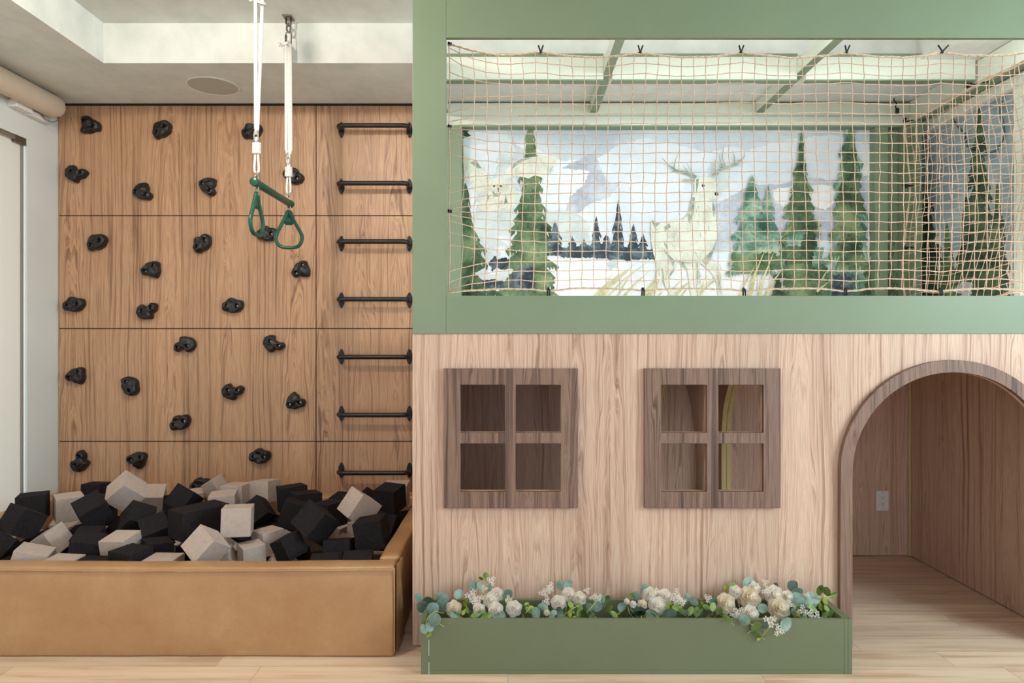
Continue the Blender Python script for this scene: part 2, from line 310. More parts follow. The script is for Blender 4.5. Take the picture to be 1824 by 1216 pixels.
def hold_kind(k):
    if k in hold_mesh: return hold_mesh[k]
    sc, c, pts, bolts = OUT[k]; s = 1/sc/304
    pol = sorted([(math.atan2(-(y-c[1]), x-c[0]), math.hypot(x-c[0], y-c[1])*s) for x, y in pts])
    def rad(a):
        n = len(pol)
        for i in range(n):
            a0, r0 = pol[i]; a1, r1 = pol[(i+1) % n]
            if i == n-1: a1 += 2*PI
            for aa in (a, a+2*PI):
                if a0 <= aa <= a1: t = (aa-a0)/(a1-a0+1e-9); t = t*t*(3-2*t); return r0+(r1-r0)*t
        return pol[0][1]
    B = [((x-c[0])*s, -(y-c[1])*s) for x, y in bolts]
    bm = bmesh.new(); NA, NR = 56, 16; rings = []; H = .047
    top = bm.verts.new((0, 0, 0)); vlist = []
    for j in range(1, NR+2):
        t = min(j/NR, 1); ring = []
        for i in range(NA):
            a = -PI+2*PI*i/NA; r = rad(a)*(math.sin(t*PI/2)**.85 if j <= NR else .97)
            x, z = r*math.cos(a), r*math.sin(a)
            h = H*(max(0, 1-t**3.0))**.55 if j <= NR else -.002
            ring.append((x, z, h, t))
        rings.append(ring)
    def hgt(x, z, h):
        nz = mnoise.noise(Vector((x*34, z*34, len(k)*3.7)))*.011*min(1, h/.02)
        for bx_, bz_ in B:
            d = math.hypot(x-bx_, z-bz_); h2 = .016; w = math.exp(-(d/.0085)**4); h = h+(min(h, h2)-h)*w
            nz *= (1-w)
        return h+nz
    top.co = (0, -hgt(0, 0, H), 0); prev = None
    for ring in rings:
        cur = [bm.verts.new((x, -hgt(x, z, h) if t < 1 else -h, z)) for x, z, h, t in ring]
        for i in range(NA):
            i2 = (i+1) % NA
            if prev is None: bm.faces.new((top, cur[i], cur[i2]))
            else: bm.faces.new((prev[i], cur[i], cur[i2], prev[i2]))
        prev = cur
    bm.faces.new(prev)
    bmesh.ops.recalc_face_normals(bm, faces=bm.faces[:])
    me = bpy.data.meshes.new('hold_body')
    for f in bm.faces: f.smooth = True
    bm.to_mesh(me); bm.free(); me.materials.append(M['hold'])
    bb = bmesh.new(); bmesh.ops.create_cone(bb, cap_ends=True, segments=6, radius1=.0058, radius2=.0052, depth=.010, matrix=Matrix.Rotation(PI/2, 4, 'X'))
    mb = bpy.data.meshes.new('bolt'); bb.to_mesh(mb); bb.free(); mb.materials.append(M['steel'])
    hold_mesh[k] = (me, mb, B); return hold_mesh[k]
HOLDS = [
 (160,223,'fin',0,'black fin-shaped climbing hold in the top left corner of the wall, beside the blind'),
 (289,231,'potato',0,'black rounded hold of the top row, between the fin-shaped hold and the left rope'),
 (449,233,'lump',15,'black lumpy hold of the top row, partly behind the left white rope'),
 (134,309,'kidney',0,'black kidney-shaped hold by the left wall, just below the fin-shaped top corner hold'),
 (255,343,'tri',0,'black triangular hold pointing up, just above the upper seam left of centre'),
 (371,333,'tri',-26,'black three-cornered hold with its point up right, in the top panel between two others'),
 (523,313,'lump',-30,'black hold in the top panel peeking out behind the right rope knot'),
 (173,432,'potato',-10,'black rounded hold at far left just below the upper seam'),
 (360,433,'lump',42,'black tilted lumpy hold just below the upper seam left of the green rings'),
 (476,416,'lump',0,'black hold seen between the two green hand rings'),
 (268,480,'tri',232,'black three-cornered hold in the second panel, lower corner pointing down'),
 (535,481,'tri',249,'black three-cornered hold below the right green ring near the vertical seam'),
 (132,542,'lump',5,'black lumpy hold by the left wall just above the middle seam'),
 (261,554,'kidney',30,'black kidney-shaped hold above the middle seam, notch turned up, below the three-cornered one'),
 (415,544,'lump',0,'black lumpy hold alone at the right above the middle seam'),
 (330,614,'kidney',199,'black kidney-shaped hold just below the middle seam with its notch turned down'),
 (486,612,'kidney',-18,'black kidney-shaped hold below the middle seam nearest to the ladder rungs'),
 (134,669,'tri',230,'black three-cornered hold by the left wall in the third panel row'),
 (231,688,'potato',-101,'black upright oval hold with one bolt above the other, in the third panel row'),
 (413,697,'kidney',10,'black kidney-shaped hold in the middle of the third panel row, notch turned up'),
 (527,716,'tri',27,'black triangular hold pointing up beside the vertical seam in the third panel row'),
 (321,752,'lump',21,'black lumpy hold lowest in the third panel row, just above the lowest seam'),
 (142,823,'kidney',78,'black upright kidney-shaped hold in the bottom panel at far left'),
 (243,818,'tri',212,'black triangular hold pointing down above the big light foam block'),
 (463,812,'lump',-4,'black lumpy hold in the bottom panel above the light foam blocks'),
 (357,864,'lump',8,'black hold lowest on the wall, almost buried behind the foam blocks'),
]
for px, py, k, rot, lab in HOLDS:
    me, mb, B = hold_kind(k)
    h = empty('climbing_hold', P(px, py, YB)+Vector((0, -.0015, 0))); h.location = P(px, py, YB-.02); h.location.y = YB-.0005
    h.rotation_euler = (0, -math.radians(rot), 0)
    tag(h, lab, 'climbing hold', 'climbing holds bolted to the veneer wall')
    o = bpy.data.objects.new('grip_body', me); C.objects.link(o); o.parent = h
    for bx_, bz_ in B:
        q = bpy.data.objects.new('bolt', mb); C.objects.link(q); q.parent = h; q.location = (bx_, -.019, bz_)

# ------------------------------------------------------------------ ladder rungs
ZR = [1.25-(y-608)/304 for y in (232, 332.5, 434, 534.5, 635, 736, 837)]
RLAB = ['highest black wall rung, just under the ceiling', 'second black wall rung from the ceiling, above the upper seam', 'third black wall rung from the ceiling, just below the upper seam',
 'middle black wall rung of seven, above the middle seam', 'third black wall rung from the bottom, below the middle seam', 'second black wall rung from the bottom, above the lowest seam', 'lowest black wall rung, just above the foam pit']
X0, X1 = -.998, -.600
rung0 = None
for z, lab in zip(ZR, RLAB):
    if rung0 is None:
        r = rung0 = empty('wall_rung', (0, 0, 0))
        pts = [(X0, YB-.002, 0)]
        for k in range(9): a = PI/2*k/8; pts.append((X0+.028*(1-math.cos(a)), YB-.062-.028*math.sin(a), 0))
        pts += [(X0+(X1-X0)*k/4, YB-.09, 0) for k in (1, 2, 3)]
        for k in range(9): a = PI/2*(1-k/8); pts.append((X1-.028*(1-math.cos(a)), YB-.062-.028*math.sin(a), 0))
        pts.append((X1, YB-.002, 0))
        bm = bmesh.new(); tube(bm, pts, .0135, 16); fin('bar', bm, 'black_metal', r, smooth=True)
        for x in (X0, X1):
            lo = [(x+.017*math.cos(a)*(1 if abs(math.sin(a)) < .7 else .8), .046*math.sin(a)) for a in [2*PI*k/24 for k in range(24)]]
            fl = plate('flange', lo, [], YB-.010, YB-.0005, 'black_metal'); fl.parent = r
            for s in (-1, 1):
                bm = bmesh.new(); bmesh.ops.create_cone(bm, cap_ends=True, segments=6, radius1=.006, radius2=.005, depth=.006, matrix=Matrix.Translation((x, YB-.013, s*.034)) @ Matrix.Rotation(PI/2, 4, 'X'))
                fin('screw', bm, 'black_metal', fl)
    else: r = copy_tree(rung0)
    r.location = (0, 0, z); tag(r, lab, 'wall rung', 'seven black ladder rungs on the wall')

# ------------------------------------------------------------------ foam pit
fp = empty('foam_pit', (-1.55, 3.35, 0)); tag(fp, 'low tan leather padded pit full of foam blocks in front of the climbing wall', 'foam pit')
def bolster(name, x0, x1, y0, y1, h, sag, nx, ny):
    bm = bmesh.new(); bx(bm, x0, x1, y0, y1, 0.0, h)
    L = max(x1-x0, y1-y0); ax = 0 if x1-x0 > y1-y0 else 1
    n = int(L/.04); a0 = x0 if ax == 0 else y0
    bmesh.ops.bevel(bm, geom=bm.edges[:], offset=.014, segments=4, affect='EDGES', profile=.5)
    for k in range(1, n):
        c = [0, 0, 0]; c[ax] = a0+L*k/n; nn = [0, 0, 0]; nn[ax] = 1
        bmesh.ops.bisect_plane(bm, geom=bm.verts[:]+bm.edges[:]+bm.faces[:], plane_co=c, plane_no=nn)
    for z in (.07, .14, .21, .28):
        bmesh.ops.bisect_plane(bm, geom=bm.verts[:]+bm.edges[:]+bm.faces[:], plane_co=(0,0,z), plane_no=(0,0,1))
    for v in bm.verts:
        t = ((v.co.x if ax == 0 else v.co.y)-a0)/L; up = v.co.z/h
        v.co.z -= sag*max(0, 1-((t-.62)/.62)**2)*up if ax == 0 else 0
        s = mnoise.noise(v.co*5)*.004+mnoise.noise(v.co*13)*.0015
        if ax == 0:
            b = .006*math.sin(PI*min(up, 1)); v.co.y += (s-b) if v.co.y < (y0+y1)/2 else 0
        else:
            v.co.x += s*.8
        v.co.z += (mnoise.noise(v.co*4)*.0035+mnoise.noise(v.co*17)*.001)*up
    o = fin(name, bm, 'leather', fp, smooth=True); put(o); return o
bolster('front_bolster', XL+.004, -.466, 2.704, 2.80, .366, .012, 60, 4)
bolster('side_bolster', -.546, -.466, 2.802, 3.87, .366, 0, 4, 30)
bolster('back_bolster', XL+.004, -.466, 3.873, 3.992, .372, 0, 60, 4)
bolster('side_bolster', XL+.004, -2.566, 2.802, 3.87, .366, 0, 4, 30)
box('base_mat', -2.562, -.550, 2.806, 3.868, .0, .118, 'leather', fp, .01)
bm = bmesh.new()
pts = []
for k in range(70):
    t = k/69; x = XL+.02+t*(-.474-XL-.02); pts.append((x, 2.6985+mnoise.noise(Vector((x*3,0,0)))*.002, .3545-.012*max(0, 1-((t-.62)/.62)**2)+mnoise.noise(Vector((x*9,0,4)))*.0015))
tube(bm, pts, .0032, 6); put(fin('piping', bm, 'leather', fp, smooth=True))
bm = bmesh.new(); tube(bm, [(-.4655, 2.700+mnoise.noise(Vector((0,0,z*9)))*.002, z) for z in [.02+.335*k/16 for k in range(17)]], .003, 6); put(fin('piping', bm, 'leather', fp, smooth=True))
# loose leather end flap at the right corner
bm = bmesh.new(); N1, N2 = 14, 22; gv = []
for i in range(N1+1):
    row_ = []
    for j in range(N2+1):
        u, v = i/N1, j/N2
        top = .368 if u < .25 else .368-.02*((u-.25)/.75)**2
        y = 2.712+.185*u*(.62+.38*(1-v)**.6); z = .018+.012*u+(top-.02)*v
        x = -.4585+.006*math.sin(u*9+v*6)*u+.008*math.sin(PI*u)*(1-v*.3)
        row_.append(bm.verts.new((x, y, z)))
    gv.append(row_)
for i in range(N1):
    for j in range(N2): bm.faces.new((gv[i][j], gv[i+1][j], gv[i+1][j+1], gv[i][j+1]))
bmesh.ops.solidify(bm, geom=bm.faces[:], thickness=.003); put(fin('end_flap', bm, 'leather', fp, smooth=True))

BLOCKS = [
('A1','k',(-2.3452, 3.3425, 0.4426),(-1.577, -0.024, 0.442),(0.1227, 0.1227, 0.1227)),
('A2','k',(-2.2483, 3.1332, 0.4227),(-2.069, 0.141, -0.468),(0.1198, 0.1198, 0.1198)),
('A3','k',(-2.2993, 3.0633, 0.3294),(-2.104, 0.549, 0.111),(0.1093, 0.1093, 0.1093)),
('A4','w',(-2.0364, 2.8892, 0.3114),(3.114, -0.294, -2.801),(0.1261, 0.1261, 0.1261)),
('A5','w',(-1.8869, 2.8655, 0.2822),(3.123, -0.051, 3.141),(0.1188, 0.1188, 0.1188)),
('A6','w',(-2.1129, 3.1369, 0.3293),(-2.07, -0.289, 1.433),(0.1105, 0.1105, 0.1105)),
('A7','k',(-1.865, 2.9975, 0.3328),(3.007, -0.178, -2.856),(0.1182, 0.1182, 0.1182)),
('A8','w',(-1.7158, 2.9998, 0.3418),(2.976, 0.025, 3.02),(0.1175, 0.1175, 0.1175)),
('A9','k',(-1.7616, 2.8725, 0.2674),(-3.129, -0.054, -3.098),(0.1277, 0.1277, 0.1277)),
('A10','k',(-1.9398, 3.1312, 0.3263),(2.815, -0.016, -2.97),(0.1112, 0.1112, 0.1112)),
('A11','k',(-1.9814, 3.2299, 0.4468),(2.735, 0.435, -2.414),(0.1208, 0.1208, 0.1208)),
('A12','w',(-2.2044, 3.3945, 0.4272),(-1.564, 0.056, -0.862),(0.1201, 0.1201, 0.1201)),
('A13','k',(-2.1191, 3.5171, 0.3884),(-1.507, 0.011, 0.263),(0.1252, 0.1252, 0.1252)),
('B1','w',(-1.9225, 3.4008, 0.5006),(-2.335, 0.445, -1.129),(0.1262, 0.1262, 0.1262)),
('B2','w',(-1.9338, 3.667, 0.3969),(-1.155, 0.059, 0.347),(0.1255, 0.1255, 0.1255)),
('B3','k',(-1.6686, 3.4756, 0.4413),(-2.13, 0.387, -0.283),(0.1121, 0.1121, 0.1121)),
('B4','k',(-1.7701, 3.2241, 0.4072),(-2.162, 0.671, -1.23),(0.1157, 0.1157, 0.1157)),
('B5','k',(-1.6406, 3.151, 0.3716),(2.798, -0.5, 2.26),(0.1157, 0.1157, 0.1157)),
('B6','k',(-1.4415, 3.1442, 0.4273),(-1.557, 0.016, -0.634),(0.1291, 0.1291, 0.2254)),
('B7','k',(-1.5727, 3.0198, 0.318),(3.097, -0.09, -2.386),(0.1081, 0.1081, 0.1081)),
('B8','k',(-1.6101, 2.8832, 0.3153),(3.124, -0.041, 2.8),(0.1196, 0.1196, 0.1196)),
('B9','w',(-1.4713, 2.8745, 0.2797),(3.136, -0.009, 3.127),(0.1253, 0.1253, 0.1253)),
('B10','w',(-1.2972, 2.8953, 0.3803),(-2.143, 0.489, -0.624),(0.1161, 0.1161, 0.1161)),
('C1','w',(-1.6597, 3.8162, 0.4393),(-1.306, -0.471, -0.361),(0.0871, 0.0871, 0.0871)),
('C2','w',(-1.7646, 3.8098, 0.3759),(-1.383, -0.063, 0.415),(0.0873, 0.0873, 0.0873)),
('C3','w',(-1.4624, 3.4623, 0.4191),(-1.517, -0.044, 0.258),(0.1256, 0.1256, 0.1256)),
('C4','w',(-1.4634, 3.6313, 0.4333),(-1.597, -0.025, -0.119),(0.1187, 0.1187, 0.1187)),
('C5','w',(-1.3304, 3.6821, 0.4458),(-1.66, -0.064, -0.283),(0.1142, 0.1142, 0.1142)),
('C6','k',(-1.2598, 3.3828, 0.4024),(-2.15, 0.761, -0.522),(0.112, 0.112, 0.112)),
('C7','w',(-1.2299, 3.061, 0.4487),(-1.63, 0.025, 0.253),(0.1244, 0.1244, 0.1244)),
('C8','w',(-1.1547, 3.0266, 0.3062),(-1.516, 0.036, -0.914),(0.0974, 0.0974, 0.0974)),
('C9','w',(-1.2733, 3.0147, 0.2856),(-2.835, 0.474, -1.33),(0.0882, 0.0882, 0.0882)),
('C10','w',(-1.0476, 3.0594, 0.2205),(-0.989, 0.592, 0.302),(0.1174, 0.1174, 0.1174)),
('C11','w',(-1.1236, 3.1461, 0.3311),(-1.529, -0.027, -0.716),(0.1066, 0.1066, 0.1066)),
('C12','k',(-0.9874, 3.0225, 0.3397),(-1.916, -0.259, 0.953),(0.0996, 0.0996, 0.0996)),
('C14','k',(-1.1416, 3.5478, 0.4364),(-1.529, -0.081, -1.034),(0.13, 0.13, 0.13)),
('C15','k',(-1.0426, 3.4525, 0.4242),(-1.608, -0.053, -0.997),(0.1274, 0.1274, 0.1274)),
('C16','k',(-1.0512, 3.3022, 0.4142),(-1.62, 0.309, 0.158),(0.1225, 0.1225, 0.1225)),
('C17','k',(-0.8822, 3.0666, 0.4369),(-2.168, 0.41, -0.656),(0.1272, 0.1272, 0.1272)),
('D2','k',(-0.8973, 3.3648, 0.402),(-1.553, -0.052, -0.619),(0.117, 0.117, 0.117)),
('D3','w',(-0.7121, 3.1851, 0.4772),(-2.17, 0.167, -0.896),(0.1224, 0.1224, 0.1224)),
('D4','k',(-0.6267, 3.058, 0.3947),(-1.545, -0.173, -0.052),(0.1273, 0.1273, 0.1273)),
('D5','k',(-0.6285, 3.52, 0.4434),(-1.407, 0.034, -0.361),(0.1194, 0.1194, 0.1194)),
('D6','w',(-0.6213, 3.6682, 0.4276),(-1.523, 0.012, 0.013),(0.1263, 0.1263, 0.1263)),
('D7','k',(-0.6352, 3.4494, 0.3189),(-2.043, 0.191, -0.202),(0.1083, 0.1083, 0.1083)),
('D10','k',(-0.7848, 2.8826, 0.275),(-1.531, -0.008, 0.175),(0.1294, 0.1294, 0.1294)),
('D11','k',(-0.6505, 2.8784, 0.2898),(-1.51, 0.002, 0.134),(0.1231, 0.1231, 0.1231)),
('D13','k',(-0.7676, 3.0318, 0.3132),(-1.761, -0.043, 0.013),(0.117, 0.117, 0.117)),
('D9','k',(-0.9352, 3.7781, 0.3484),(-1.43, 0.012, -0.245),(0.1086, 0.1086, 0.1086)),
('D8','k',(-0.8056, 3.8028, 0.3643),(-0.84, 0.619, 0.518),(0.0898, 0.0898, 0.0898)),
('C13','k',(-1.1765, 3.3006, 0.2972),(-1.563, -0.108, 0.28),(0.1062, 0.1062, 0.1062)),
('B3b','k',(-1.7871, 3.6759, 0.3609),(-1.678, 0.038, 0.013),(0.1265, 0.1265, 0.1265)),
('A14','k',(-2.3258, 3.817, 0.4056),(-1.62, 0.015, -0.034),(0.1074, 0.1074, 0.1074)),
('F0','k',(-2.4818, 2.8772, 0.2211),(-0.035, -0.107, -1.616),(0.126, 0.126, 0.126)),
('F1','k',(-2.461, 3.1365, 0.1924),(-0.066, -0.09, -0.532),(0.126, 0.126, 0.126)),
('F2','w',(-2.4825, 3.3004, 0.2179),(0.239, -0.052, 0.013),(0.126, 0.126, 0.126)),
('F6','w',(-2.4683, 3.7845, 0.2102),(0.368, 0.155, 0.186),(0.126, 0.126, 0.126)),
('F7','k',(-2.2959, 2.9005, 0.1922),(0.153, -0.006, -0.628),(0.126, 0.126, 0.126)),
('F8','k',(-2.3846, 3.0169, 0.2246),(-0.377, -0.135, -0.756),(0.126, 0.126, 0.126)),
('F9','k',(-2.3289, 3.2331, 0.2224),(0.42, -0.453, -0.509),(0.126, 0.126, 0.126)),
('F10','k',(-2.2946, 3.3668, 0.2411),(-0.064, -0.255, 1.14),(0.126, 0.126, 0.126)),
('F11','w',(-2.3737, 3.5159, 0.2024),(0.244, 0.082, 0.926),(0.126, 0.126, 0.126)),
('F12','w',(-2.3324, 3.6728, 0.2216),(0.426, -0.261, -0.544),(0.126, 0.126, 0.126)),
('F14','k',(-2.1323, 2.8935, 0.1999),(-0.121, 0.172, -0.648),(0.126, 0.126, 0.126)),
('F15','k',(-2.2117, 3.0616, 0.2123),(0.692, -0.06, 1.229),(0.126, 0.126, 0.126)),
('F18','k',(-2.1969, 3.4951, 0.2327),(0.369, -0.236, -0.201),(0.126, 0.126, 0.126)),
('F20','k',(-2.1952, 3.776, 0.2131),(0.03, -0.307, -1.082),(0.126, 0.126, 0.126)),
('F22','k',(-2.0576, 3.1415, 0.1957),(-0.217, -0.009, 0.686),(0.126, 0.126, 0.126)),
('F23','k',(-2.1345, 3.2703, 0.2263),(0.243, -0.619, 0.634),(0.126, 0.126, 0.126)),
('F24','k',(-1.9675, 3.3676, 0.2018),(0.216, -0.116, 1.282),(0.126, 0.126, 0.126)),
('F25','k',(-2.0153, 3.5034, 0.2504),(0.478, -0.22, 1.732),(0.126, 0.126, 0.126)),
('F26','w',(-2.1097, 3.6369, 0.1972),(-0.148, 0.094, -0.02),(0.126, 0.126, 0.126)),
('F27','w',(-2.0145, 3.773, 0.2043),(-0.129, -0.258, -0.942),(0.126, 0.126, 0.126)),
('F30','k',(-1.9182, 3.2153, 0.1863),(-0.046, 0.008, -0.108),(0.126, 0.126, 0.126)),
('F32','w',(-1.8589, 3.5263, 0.2028),(-0.281, 0.081, -0.383),(0.126, 0.126, 0.126)),
('F33','k',(-1.9507, 3.6589, 0.209),(-0.25, 0.231, 0.565),(0.126, 0.126, 0.126)),
('F34','w',(-1.8369, 3.7684, 0.2249),(0.374, 0.211, -0.781),(0.126, 0.126, 0.126)),
('F36','k',(-1.8167, 3.0551, 0.2028),(-0.071, -0.297, 1.437),(0.126, 0.126, 0.126)),
('F37','w',(-1.7512, 3.2143, 0.2075),(0.208, 0.189, 0.626),(0.126, 0.126, 0.126)),
('F38','w',(-1.809, 3.3366, 0.1967),(0.133, -0.066, 0.578),(0.126, 0.126, 0.126)),
('F39','w',(-1.7157, 3.4927, 0.207),(0.477, -0.033, -0.083),(0.126, 0.126, 0.126)),
('F40','k',(-1.7414, 3.654, 0.2066),(0.127, -0.316, 1.183),(0.126, 0.126, 0.126)),
('F43','w',(-1.6478, 3.0897, 0.205),(-0.448, -0.014, 0.704),(0.126, 0.126, 0.126)),
('F45','k',(-1.5669, 3.3947, 0.1947),(0.09, -0.107, -0.266),(0.126, 0.126, 0.126)),
('F47','w',(-1.4671, 3.6718, 0.2026),(0.007, -0.187, 0.884),(0.126, 0.126, 0.126)),
('F48','k',(-1.6003, 3.7377, 0.2093),(0.39, 0.025, -0.953),(0.126, 0.126, 0.126)),
('F50','k',(-1.5011, 3.1603, 0.2142),(0.563, 0.126, -0.717),(0.126, 0.126, 0.126)),
('F53','w',(-1.5078, 3.5229, 0.1978),(0.039, -0.225, 1.393),(0.126, 0.126, 0.126)),
('F57','k',(-1.3829, 3.0769, 0.1945),(-0.001, -0.203, 1.148),(0.126, 0.126, 0.126)),
('F58','w',(-1.3683, 3.2492, 0.2167),(0.069, 0.222, -0.619),(0.126, 0.126, 0.126)),
('F59','k',(-1.3163, 3.3818, 0.2389),(0.144, 0.266, -0.257),(0.126, 0.126, 0.126)),
('F60','k',(-1.3492, 3.548, 0.201),(0.092, 0.229, 1.038),(0.126, 0.126, 0.126)),
('F62','k',(-1.3548, 3.8005, 0.2153),(-0.306, -0.022, -1.428),(0.126, 0.126, 0.126)),
('F63','w',(-1.221, 2.8933, 0.1988),(-0.065, -0.212, -0.35),(0.126, 0.126, 0.126)),
('F65','k',(-1.2447, 3.1771, 0.1988),(-0.073, 0.203, -0.324),(0.126, 0.126, 0.126)),
('F67','w',(-1.1798, 3.4766, 0.2016),(-0.085, -0.25, 0.643),(0.126, 0.126, 0.126)),
('F68','k',(-1.2084, 3.6345, 0.2081),(0.041, 0.32, -1.113),(0.126, 0.126, 0.126)),
('F69','w',(-1.1972, 3.8007, 0.1893),(-0.072, -0.031, -0.113),(0.126, 0.126, 0.126)),
('F71','k',(-1.0473, 2.9067, 0.2062),(0.398, -0.061, 0.414),(0.126, 0.126, 0.126)),
('F72','k',(-1.0178, 3.2132, 0.1978),(0.07, -0.114, 0.126),(0.126, 0.126, 0.126)),
('F75','w',(-1.0335, 3.6484, 0.2032),(0.141, -0.219, -0.266),(0.126, 0.126, 0.126)),
('F78','k',(-0.8818, 3.1015, 0.2277),(-0.194, -0.132, -0.375),(0.126, 0.126, 0.126)),
('F80','w',(-0.8414, 3.4038, 0.1992),(0.018, -0.284, 0.852),(0.126, 0.126, 0.126)),
('F83','w',(-0.9476, 3.7718, 0.2118),(0.169, 0.331, -0.606),(0.126, 0.126, 0.126)),
('F86','k',(-0.8058, 3.239, 0.2013),(0.075, -0.257, 0.923),(0.126, 0.126, 0.126)),
('F89','w',(-0.7946, 3.6135, 0.2267),(-0.161, 0.032, -0.112),(0.126, 0.126, 0.126)),
('F90','k',(-0.7882, 3.7751, 0.2092),(0.249, -0.238, 1.077),(0.126, 0.126, 0.126)),
('F92','k',(-0.6374, 3.0417, 0.1901),(-0.01, -0.109, 0.358),(0.126, 0.126, 0.126)),
('F93','w',(-0.6308, 3.2014, 0.1952),(-0.174, -0.027, -0.108),(0.126, 0.126, 0.126)),
('F94','k',(-0.6434, 3.3595, 0.1928),(0.06, -0.103, -1.168),(0.126, 0.126, 0.126)),
('F95','k',(-0.6439, 3.5552, 0.2159),(0.305, 0.353, -0.647),(0.126, 0.126, 0.126)),
('F97','k',(-0.6255, 3.7895, 0.2163),(0.43, -0.147, 0.03),(0.126, 0.126, 0.126))]

BL = {
'A1':'black foam cube standing upright at far left against the pale blind, its flat top level','A2':'black foam cube tilted toward the lower left, leaning below the far left upright cube',
'A3':'black foam block cut by the left edge of the photo, just behind the front bolster','A4':'light beige foam block lying flat, leftmost light one along the front bolster',
'A5':'light beige foam block lying flat against the front bolster, second light one from the left','A6':'pale grey foam cube tipped on edge, its square face bright, near the front left',
'A7':'black foam slab lying flat right behind the two leftmost light front blocks','A8':'light beige foam block lying flat between two black flat ones at the front left',
'A9':'black foam block lying flat touching the front bolster, third from the left at the front','A10':'black foam block with sloping flat top behind the black slab, left of centre',
'A11':'big black foam cube tilted right in front of the upright light block at left','A12':'tall light foam block standing upright behind the tilted black cube at left',
'A13':'flat-topped black foam block in the left back row beside the topmost light cube','A14':'black foam block mostly hidden behind the topmost light cube, by the wall',
'B1':'large light foam cube on top of the pile at left, balanced on its corner','B2':'light foam block in the back row just right of the topmost light cube',
'B3':'black foam block with a broad sloping top, right of the topmost light cube','B3b':'thin visible strip of black foam block by the wall behind the sloping black one',
'B4':'dark foam cube standing on its edge just below the topmost light cube','B5':'dark foam block with one slanting face, left of the long black double block',
'B6':'long black double-size foam block near the middle of the pile','B7':'flat black foam block in front of the long double block, low down',
'B8':'black foam block with one corner pointing at the viewer, front row left of centre','B9':'pale foam block lying flat against the front bolster, left of the tipped beige cube',
'B10':'beige foam cube tipped on its corner in front of the long black double block','C1':'small light foam cube tilted on edge at the back, left of two level cubes',
'C2':'small light foam block in the back row next to the lowest climbing hold','C3':'light foam cube with slightly tilted bright top behind the long black block',
'C4':'light foam cube by the wall, left one of the two level light cubes','C5':'light foam cube by the wall, right one of the two level light cubes',
'C6':'dark brown-black foam cube shaped like a roof behind the upright light cube at the centre','C7':'light grey foam cube facing the viewer squarely at the centre of the pile',
'C8':'flat-topped light foam block with a vertical corner, in front of the square-on light cube','C9':'small light foam block with a bright white side at the front bolster, centre',
'C10':'light foam corner just peeping above the front bolster, right of centre','C11':'small light foam block lying low between the square-on light cube and the dark ones',
'C12':'blue-black foam block leaning at the front, right of centre','C13':'dark foam block lying low right behind the square-on light cube',
'C14':'level-topped black foam cube by the wall, left of the bare back bolster','C15':'black foam cube directly in front of the level-topped one near the back bolster',
'C16':'black foam block leaning left behind the big tilted dark cube','C17':'big dark foam cube tipped on its corner, right of centre',
'D2':'flat-topped black foam cube between the big tipped dark cube and tipped light cube','D3':'light tan foam cube tipped on its edge at the right of the pile',
'D4':'large black foam cube leaning left beside the right bolster, under the tipped light cube','D5':'black foam cube with flat top in the back right corner',
'D6':'light taupe foam cube in the farthest back right corner beside the playhouse','D7':'dark green-black foam block squeezed between the right bolster and the leaning black cube',
'D8':'black foam corner sticking up behind the tipped light tan cube','D9':'flat black foam block near the bare back bolster, behind the tipped light tan cube',
'D10':'flat charcoal foam block against the front bolster, left of the rightmost flat one','D11':'flat charcoal foam block against the front bolster, rightmost at the front corner',
'D13':'charcoal foam block lying level behind the two flat front ones at right'}
bmk = {}
def block_mesh(d, col):
    key = (round(d[0], 3), round(d[1], 3), round(d[2], 3), col)
    if key not in bmk:
        bm = bmesh.new(); bx(bm, -d[0]/2, d[0]/2, -d[1]/2, d[1]/2, -d[2]/2, d[2]/2, .0022)
        me = bpy.data.meshes.new('foam_block'); bm.to_mesh(me); bm.free(); me.materials.append(M['foam_'+col]); bmk[key] = me
    return bmk[key]
for nm, col, c, e, d in BLOCKS:
    o = bpy.data.objects.new('foam_block', block_mesh(d, col)); C.objects.link(o); o.location = c; o.rotation_euler = e
    if nm in BL: tag(o, BL[nm], 'foam block', 'foam blocks heaped in the leather pit')
    elif col == 'k': tag(o, 'black foam block buried low in the pit under the top layer of blocks', 'foam block', 'black foam blocks buried in the pit')
    else: tag(o, 'light foam block buried low in the pit under the top layer of blocks', 'foam block', 'light foam blocks buried in the pit')

# ------------------------------------------------------------------ trapeze swing with rings
tz = empty('trapeze_swing', (-1.097, 3.14, 1.93)); tag(tz, 'trapeze swing with dark green bar and two triangular rings on white ropes', 'trapeze')
TX, YN, YF, ZB = -1.097, 2.932, 3.352, 1.93
def tp(name, bm, mat, parent=tz, smooth=True):
    o = fin(name, bm, mat, parent, smooth=smooth)
    o.matrix_parent_inverse = Matrix.Translation(-Vector((-1.097, 3.14, 1.93))); return o
bm = bmesh.new(); tube(bm, [(TX, YN-.030, ZB), (TX, YN-.028, ZB), (TX, YF+.028, ZB), (TX, YF+.03, ZB)], [.015, .0165, .0165, .015], 24); tp('bar', bm, 'green_plastic')
for y0, y1 in ((YN-.034, YN-.012), (YF+.012, YF+.034)):
    bm = bmesh.new(); tube(bm, [(TX, y0, ZB), (TX, y0+.002, ZB), (TX, y1-.002, ZB), (TX, y1, ZB)], [.0165, .019, .019, .0175], 24); tp('end_cap', bm, 'green_plastic')
def chain(bm, x, y, z0, z1, n, r=.0026, w=.0085):
    L = (z1-z0)/n*1.35/2
    for k in range(n):
        zc = z0+(z1-z0)*(k+.5)/n; a = PI/2*(k % 2)+.4
        tube(bm, [(x+w*math.cos(t)*math.cos(a), y+w*math.cos(t)*math.sin(a), zc+L*math.sin(t)) for t in [2*PI*i/14 for i in range(14)]], r, 6, closed=True)
